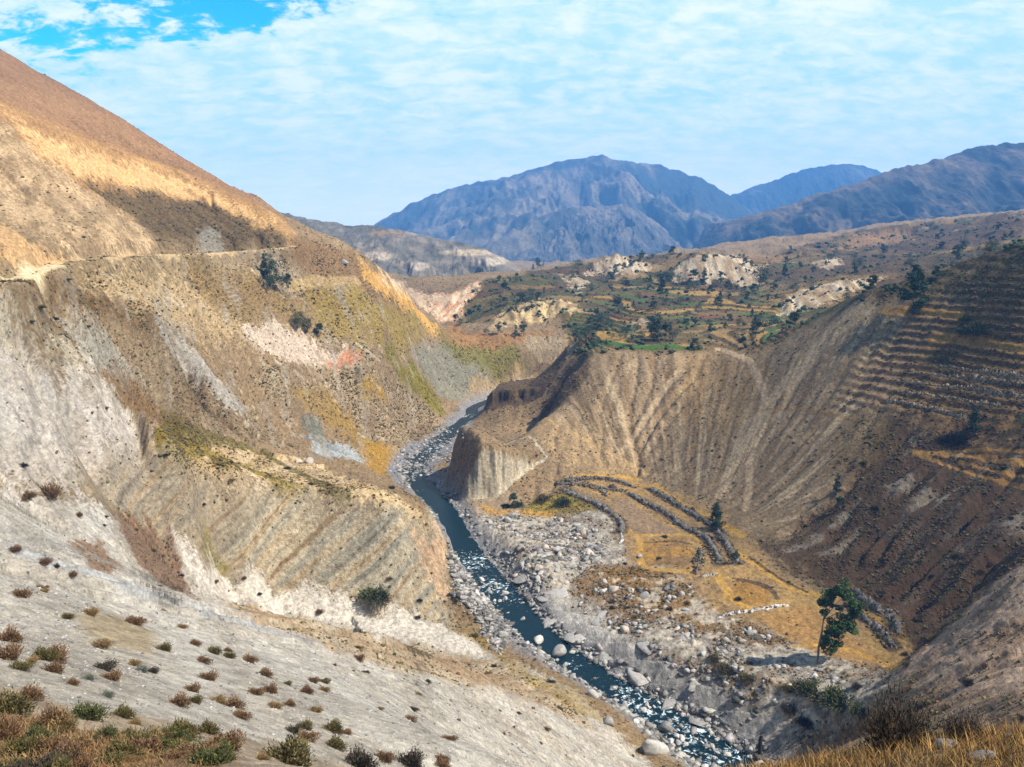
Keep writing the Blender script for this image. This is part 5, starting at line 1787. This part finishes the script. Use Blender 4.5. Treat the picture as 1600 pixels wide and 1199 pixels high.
def stone_wall(txt, h, thick, label, cols, seed):
    """A tumbled dry stone wall: one rough body following the ground, ragged along its top."""
    r = np.random.default_rng(seed)
    p = ground_poly(txt, 4.0)
    l = np.concatenate([[0], np.cumsum(np.hypot(*np.diff(p, axis=0).T))])
    n = max(6, int(l[-1] / .5))
    q = np.linspace(0, l[-1], n)
    P = np.stack([np.interp(q, l, p[:, 0]), np.interp(q, l, p[:, 1])], 1)
    P += .5 * np.stack([fbm(q / 6, q * 0 + seed, 3, seed), fbm(q / 6, q * 0 + seed + 9, 3, seed)], 1)
    t = np.gradient(P, axis=0)
    t /= np.linalg.norm(t, axis=1)[:, None] + 1e-9
    nr = np.stack([-t[:, 1], t[:, 0]], 1)
    top = h * .72 * (.7 + .6 * fbm(q / 5, q * 0 + 3, 4, seed + 1) + .28 * r.normal(size=n))
    top = np.maximum(top, .15) * np.minimum(1, np.minimum(q, l[-1] - q) / 2.5 + .25)
    wid = thick * (.8 + .35 * fbm(q / 4, q * 0 + 5, 3, seed + 2))
    prof = [(-.85, -.5), (-.62, .35), (-.45, .75), (-.15, 1.0), (.2, .97), (.5, .7), (.66, .3), (.85, -.5)]
    V = np.zeros((n, len(prof), 3))
    for k, (a, b) in enumerate(prof):
        o_ = (a * wid + .28 * r.normal(size=n))[:, None]
        V[:, k, :2] = P + nr * o_ + .1 * r.normal(size=(n, 2))
        V[:, k, 2] = on_grid(Z, V[:, k, 0], V[:, k, 1]) + np.where(b < 0, -.4, b * top) + (.26 * r.normal(size=n) if b > 0 else 0)
    F = grid_faces(n, len(prof))
    k = len(prof)
    e0 = np.array([[0, 1, 2, 3], [0, 3, 4, 7], [4, 5, 6, 7]])
    F = np.concatenate([F, e0, (e0 + (n - 1) * k)[:, ::-1]])
    col = np.array(cols)[r.integers(len(cols), size=n * k)] * r.uniform(.5, 1.5, (n * k, 1))
    c = np.array([P[:, 0].mean(), P[:, 1].mean(), V[..., 2].min()])
    if cols is DK:
        WALLPTS.append(np.stack([P[:, 0], P[:, 1], top], 1))
    tag(obj("stone_wall", mesh_from("stone_wall", V.reshape(-1, 3) - c, F, [M_WALL], np.concatenate([col, np.ones((n * k, 1))], 1)), None, c), label, "wall", None, 'thing')


DK = [(.12, .105, .095), (.16, .135, .12), (.08, .068, .06), (.07, .068, .04)]
PL = [(.40, .37, .33), (.30, .28, .26), (.46, .43, .40)]
TN = [(.24, .18, .11), (.20, .15, .095), (.16, .12, .075)]
for i_, (t, h, th_w, lab, c_) in enumerate([
        ("876 752|905 748|940 748|965 752|990 762", 2.2, 1.4, "dark field wall, uppermost of those under the bare bowl", DK),
        ("866 757|910 757|945 764|975 768", 1.8, 1.2, "second dark field wall below the uppermost one", DK),
        ("925 762|940 768|950 776", 1.5, 1.0, "short dark wall between two narrow gold strips", DK),
        ("880 765|905 778|935 790|960 806|972 822|968 832", 2.8, 2.6, "thick curved overgrown wall round the boulder field's upper end", DK),
        ("984 772|1005 786|1040 802|1070 825|1100 840|1115 862|1125 880", 2.8, 2.4, "long dark wall along the middle of the gold fields", DK),
        ("1015 764|1045 780|1080 803|1110 820|1130 842|1145 868|1152 878", 2.6, 2.2, "long dark wall passing the cypress", DK),
        ("1096 858|1092 880|1088 897", 1.4, .9, "short dark wall closing the rounded gold field", DK),
        ("1328 922|1350 938|1375 955|1395 970|1405 990", 2.6, 2.2, "curved dark wall, upper one right of the tall bare trunked tree", DK),
        ("1325 946|1345 963|1372 985|1398 1013", 2.4, 2.0, "curved dark wall, lower one right of the tall bare trunked tree", DK),
        ("1118 968|1140 960|1175 955|1205 950|1232 946", 1.1, .8, "low white stone wall below the gold fields", PL),
        ("1092 902|1110 900|1122 898", 1.0, .8, "short white stone wall under the rounded gold field", PL),
        ("968 850|972 842|970 834", 1.2, .9, "short pale wall at the boulder field corner", PL),
        ("1462 571|1520 580|1600 590", 1.3, .8, "tan terrace wall, highest of five on the right slope", TN), ("1425 583|1500 590|1600 601", 1.3, .8, "tan terrace wall, second of five on the right slope", TN),
        ("1412 598|1500 606|1600 621", 1.3, .8, "tan terrace wall, third of five on the right slope", TN), ("1402 612|1480 622|1570 636", 1.3, .8, "tan terrace wall, fourth of five on the right slope", TN),
        ("1385 626|1440 636|1510 652", 1.3, .8, "tan terrace wall, lowest of five on the right slope", TN)]):
    stone_wall(t, h, th_w, lab, c_, 800 + i_)


# ---- the grassy knoll at our feet
def build_wall_scrub():
    r = np.random.default_rng(45)
    P = np.concatenate(WALLPTS)
    k = r.integers(len(P), size=2200)
    x, y = P[k, 0] + r.normal(size=2200) * 1.3, P[k, 1] + r.normal(size=2200) * 1.3
    z = on_grid(Z, x, y) + .2
    sz = r.lognormal(-.75, .45, 2200)
    S = np.stack([sz, sz, sz * r.uniform(.6, 1.1, 2200)], 1)
    pal = np.array([(.05, .042, .02), (.075, .055, .03), (.09, .05, .03), (.04, .045, .018), (.15, .10, .045), (.10, .09, .08)])
    col = pal[r.integers(6, size=2200)] * r.uniform(.7, 1.3, (2200, 1))
    V, F, cc = many(ICO1[0], ICO1[1], np.stack([x, y, z], 1), S, r.uniform(0, 6.28, 2200), r, col, .3)
    tag(obj("undergrowth", mesh_from("undergrowth", V, F, [M_SCRUB], cc)), "dry bramble and scrub growing over the field walls", "scrub", None, 'stuff')


build_wall_scrub()


def build_grass():
    r = np.random.default_rng(41)
    # knoll on the right, and dry tufts low on the left
    w1 = (RR > 6) * (RR < 17) * (X > 1.5) * np.clip(.5 + nC, .1, 2) * RR
    x1, y1, z1, _, _ = scatter(w1, 26000, r)
    w2 = (RR > 6) * (RR < 62) * (X < 6) * np.clip((SCR - .38) * 4, 0, 1) * np.clip(.3 + 1.4 * nB, 0, 2) * RR ** .6
    x2, y2, z2, _, _ = scatter(w2, 9500, r)
    x, y, z = np.concatenate([x1, x2]), np.concatenate([y1, y2]), np.concatenate([z1, z2])
    n = len(x)
    L = np.concatenate([r.uniform(.12, .30, len(x1)), r.uniform(.14, .36, len(x2))]) * r.uniform(.7, 1.2, n)
    W = np.concatenate([np.full(len(x1), .006), np.full(len(x2), .018)]) * r.uniform(.7, 1.3, n)
    a = r.uniform(0, 6.28, n)
    lean = r.uniform(.1, .7, n)
    B = np.stack([x, y, z - .03], 1)
    d = np.stack([np.cos(a) * lean, np.sin(a) * lean, np.ones(n)], 1)
    sd = np.stack([-np.sin(a * 3.1), np.cos(a * 3.1), np.zeros(n)], 1)
    m = B + d * (L * .55)[:, None]
    tip = m + (d + np.stack([np.cos(a) * .5, np.sin(a) * .5, np.zeros(n)], 1)) * (L * .5)[:, None]
    V = np.stack([B - sd * W[:, None], B + sd * W[:, None], m + sd * W[:, None] * .8, m - sd * W[:, None] * .8, tip], 1).reshape(-1, 3)
    k = np.arange(n)[:, None] * 5
    F = np.concatenate([k + np.array([[0, 1, 2]]), k + np.array([[0, 2, 3]]), k + np.array([[3, 2, 4]])], 0)
    palL = np.array([(.20, .115, .05), (.15, .08, .04), (.11, .065, .03), (.24, .15, .06), (.09, .07, .025)])
    pal = np.array([(.28, .155, .045), (.21, .11, .034), (.16, .08, .03), (.34, .21, .07), (.11, .06, .025)])
    pk = r.integers(5, size=n)
    col = np.where((np.arange(n) < len(x1))[:, None], pal[pk], palL[pk]) * r.uniform(.7, 1.25, (n, 1))
    cc = np.repeat(np.concatenate([col, np.ones((n, 1))], 1)[:, None], 5, 1).reshape(-1, 4)
    tag(obj("grass", mesh_from("grass", V, F, [M_BLADE], cc)), "golden dry grass on the near ground", "grass", None, 'stuff')


build_grass()
M_DTWIG = plain_mat("dark thorn twigs", (0.035, 0.026, 0.020), 0.4, 8, 0.9, (0.07, 0.05, 0.035), 0, 0)


def thorn(u, v, wpx, hpx, label, seed, n=130):
    r = np.random.default_rng(seed)
    x, y, z = march(u, v)
    s = wpx / FPX * math.sqrt(x * x + y * y + z * z) * .5
    h = hpx / FPX * math.sqrt(x * x + y * y + z * z)
    parts = []
    for k in range(n):
        a, q = r.uniform(0, 6.28), r.uniform(.1, 1) ** .7
        e = np.array([math.cos(a) * q * s, math.sin(a) * q * s, h * (1 - .55 * q * q) * r.uniform(.7, 1.05)])
        b = np.array([math.cos(a) * .08 * s, math.sin(a) * .08 * s, 0])
        mid = b * .4 + e * .6 + np.array([0, 0, -.12 * h]) + r.normal(size=3) * .05 * s
        parts.append(tube([b, mid, e], [.008, .005, .0025], 4))
        for m in range(3):
            f = mid + (e - mid) * r.random()
            parts.append(tube([f, f + r.normal(size=3) * .16 * s + np.array([0, 0, .1 * h])], [.004, .0015], 4))
    e = bpy.data.objects.new("thorn_bush", None)
    COL.objects.link(e)
    e.location = (x, y, z - .05)
    obj("twig_frame", mesh_from("twig_frame", *join(parts), [M_DTWIG]), e)
    f = obj("foliage", shrub_mesh("foliage", seed + 1, 2600, DARK + RUSSET[1:2], 1.0, (.10, .010), .9), e)
    f.scale = (s * .95, s * .95, h * .95)
    tag(e, label, "shrub")


thorn(1400, 1172, 100, 76, "dark twiggy thorn bush standing up from the golden grass", 1001)
thorn(1505, 1160, 52, 46, "smaller dark twiggy bush right of the flat grey rock", 1011, 70)
for i_, (u, v, w, lab) in enumerate([(1480, 1168, 60, "flat grey rock lying in the golden grass"), (1540, 1185, 44, "grey rock half buried below the flat one"), (1575, 1150, 24, "small dark rock in grass at the right edge")]):
    x, y, z = march(u, v)
    s = .5 * w / FPX * math.sqrt(x * x + y * y + z * z)
    o = obj("rock", ROCKS[3][i_ + 1], None, (x, y, z + .1 * s))
    o.scale = (s, s * .8, s * .55)
    tag(o, lab, "rock")
x, y, z = march(1187, 1178)
px_ = math.sqrt(x * x + y * y + z * z) / FPX
pv_, pf_ = tube([(0, 0, -.05), (.005, 0, 12 * px_), (-.003, .004, 26 * px_)], [3.2 * px_, 3 * px_, 2.4 * px_], 8)
pv_ = np.concatenate([pv_, [[-.003, .004, 26.5 * px_]]])
cap = np.array([[16 + k, 16 + (k + 1) % 8, 24, 24] for k in range(8)])
post = obj("wooden_post", mesh_from("wooden_post", pv_, np.concatenate([pf_, cap[:, [0, 1, 2, 2]]])[:16], [M_DTWIG]), None, (x, y, z))
tag(post, "short dark wooden post at the grass edge above the rapids", "post")
print("plants", time.time() - T0)


def cloud(cx, cy, rx, ry, seed, label):
    """A thin drifting cloud high over the valley; the sun reaches the ground there softened."""
    r = np.random.default_rng(seed)
    h = 1500.0
    t = (h + 100) / SUN.z
    n = 120
    u, v = np.meshgrid(np.linspace(0, 2 * np.pi, n), np.linspace(0.02, 1, 40), indexing='ij')
    edge = 1 + .35 * fbm(np.cos(u) * 1.6 + seed, np.sin(u) * 1.6, 4, seed)
    x = np.cos(u) * v * rx * edge
    y = np.sin(u) * v * ry * edge
    th_ = np.sqrt(np.clip(1 - v ** 2, 0, 1)) * 60 + 3
    b = fbm(x / 60, y / 60, 4, seed + 2) * 22 * np.sqrt(np.clip(1 - v, 0, 1))
    top = np.stack([x, y, th_ + b], 2).reshape(-1, 3)
    bot = np.stack([x, y, -th_ * .35 + .5 * b], 2).reshape(-1, 3)
    F = grid_faces(n, 40)
    V = np.concatenate([top, bot]) + np.array([0, 0, 0])
    o = obj("cloud", mesh_from("cloud", V, np.concatenate([F, F[:, ::-1] + len(top)]), [M_SHADE_CLOUD], None, True), None, (cx + SUN.x * t, cy + SUN.y * t, h))
    tag(o, label, "cloud", None, 'structure')


M_SHADE_CLOUD = bpy.data.materials.new("thin shade cloud")
M_SHADE_CLOUD.use_nodes = True
_nt = M_SHADE_CLOUD.node_tree
_nt.nodes.clear()
_o, _m, _t, _d = (_nt.nodes.new(k) for k in ('ShaderNodeOutputMaterial', 'ShaderNodeMixShader', 'ShaderNodeBsdfTransparent', 'ShaderNodeBsdfTranslucent'))
_m.inputs[0].default_value = 0.24
_d.inputs[0].default_value = (.95, .96, .98, 1)
_nt.links.new(_t.outputs[0], _m.inputs[1])
_nt.links.new(_d.outputs[0], _m.inputs[2])
_nt.links.new(_m.outputs[0], _o.inputs['Surface'])
cloud(262, 405, 128, 200, 1201, "thin shade cloud placed out of view to shade the right canyon slope")  # added outside the view for the soft shadow it casts on the slope


def build_haze():
    bm = bmesh.new()
    bmesh.ops.create_cube(bm, size=1.0)
    me = bpy.data.meshes.new("haze")
    lo, hi = Vector((-7000, -60, -520)), Vector((9000, 12500, 960))
    for v in bm.verts:
        v.co = Vector(((lo[i] + hi[i]) / 2 + v.co[i] * (hi[i] - lo[i]) for i in range(3)))
    bm.to_mesh(me)
    bm.free()
    m = bpy.data.materials.new("haze air")
    m.use_nodes = True
    nt = m.node_tree
    nt.nodes.clear()
    out = nt.nodes.new('ShaderNodeOutputMaterial')
    pv = nt.nodes.new('ShaderNodeVolumePrincipled')
    pv.inputs['Color'].default_value = (0.16, 0.46, 1.0, 1)
    pv.inputs['Density'].default_value = 0.00008
    pv.inputs['Anisotropy'].default_value = 0.0
    nt.links.new(pv.outputs[0], out.inputs['Volume'])
    me.materials.append(m)
    tag(obj("haze", me), "pale blue haze filling the far valley air", "haze", None, 'stuff')


build_haze()
print("done", time.time() - T0)
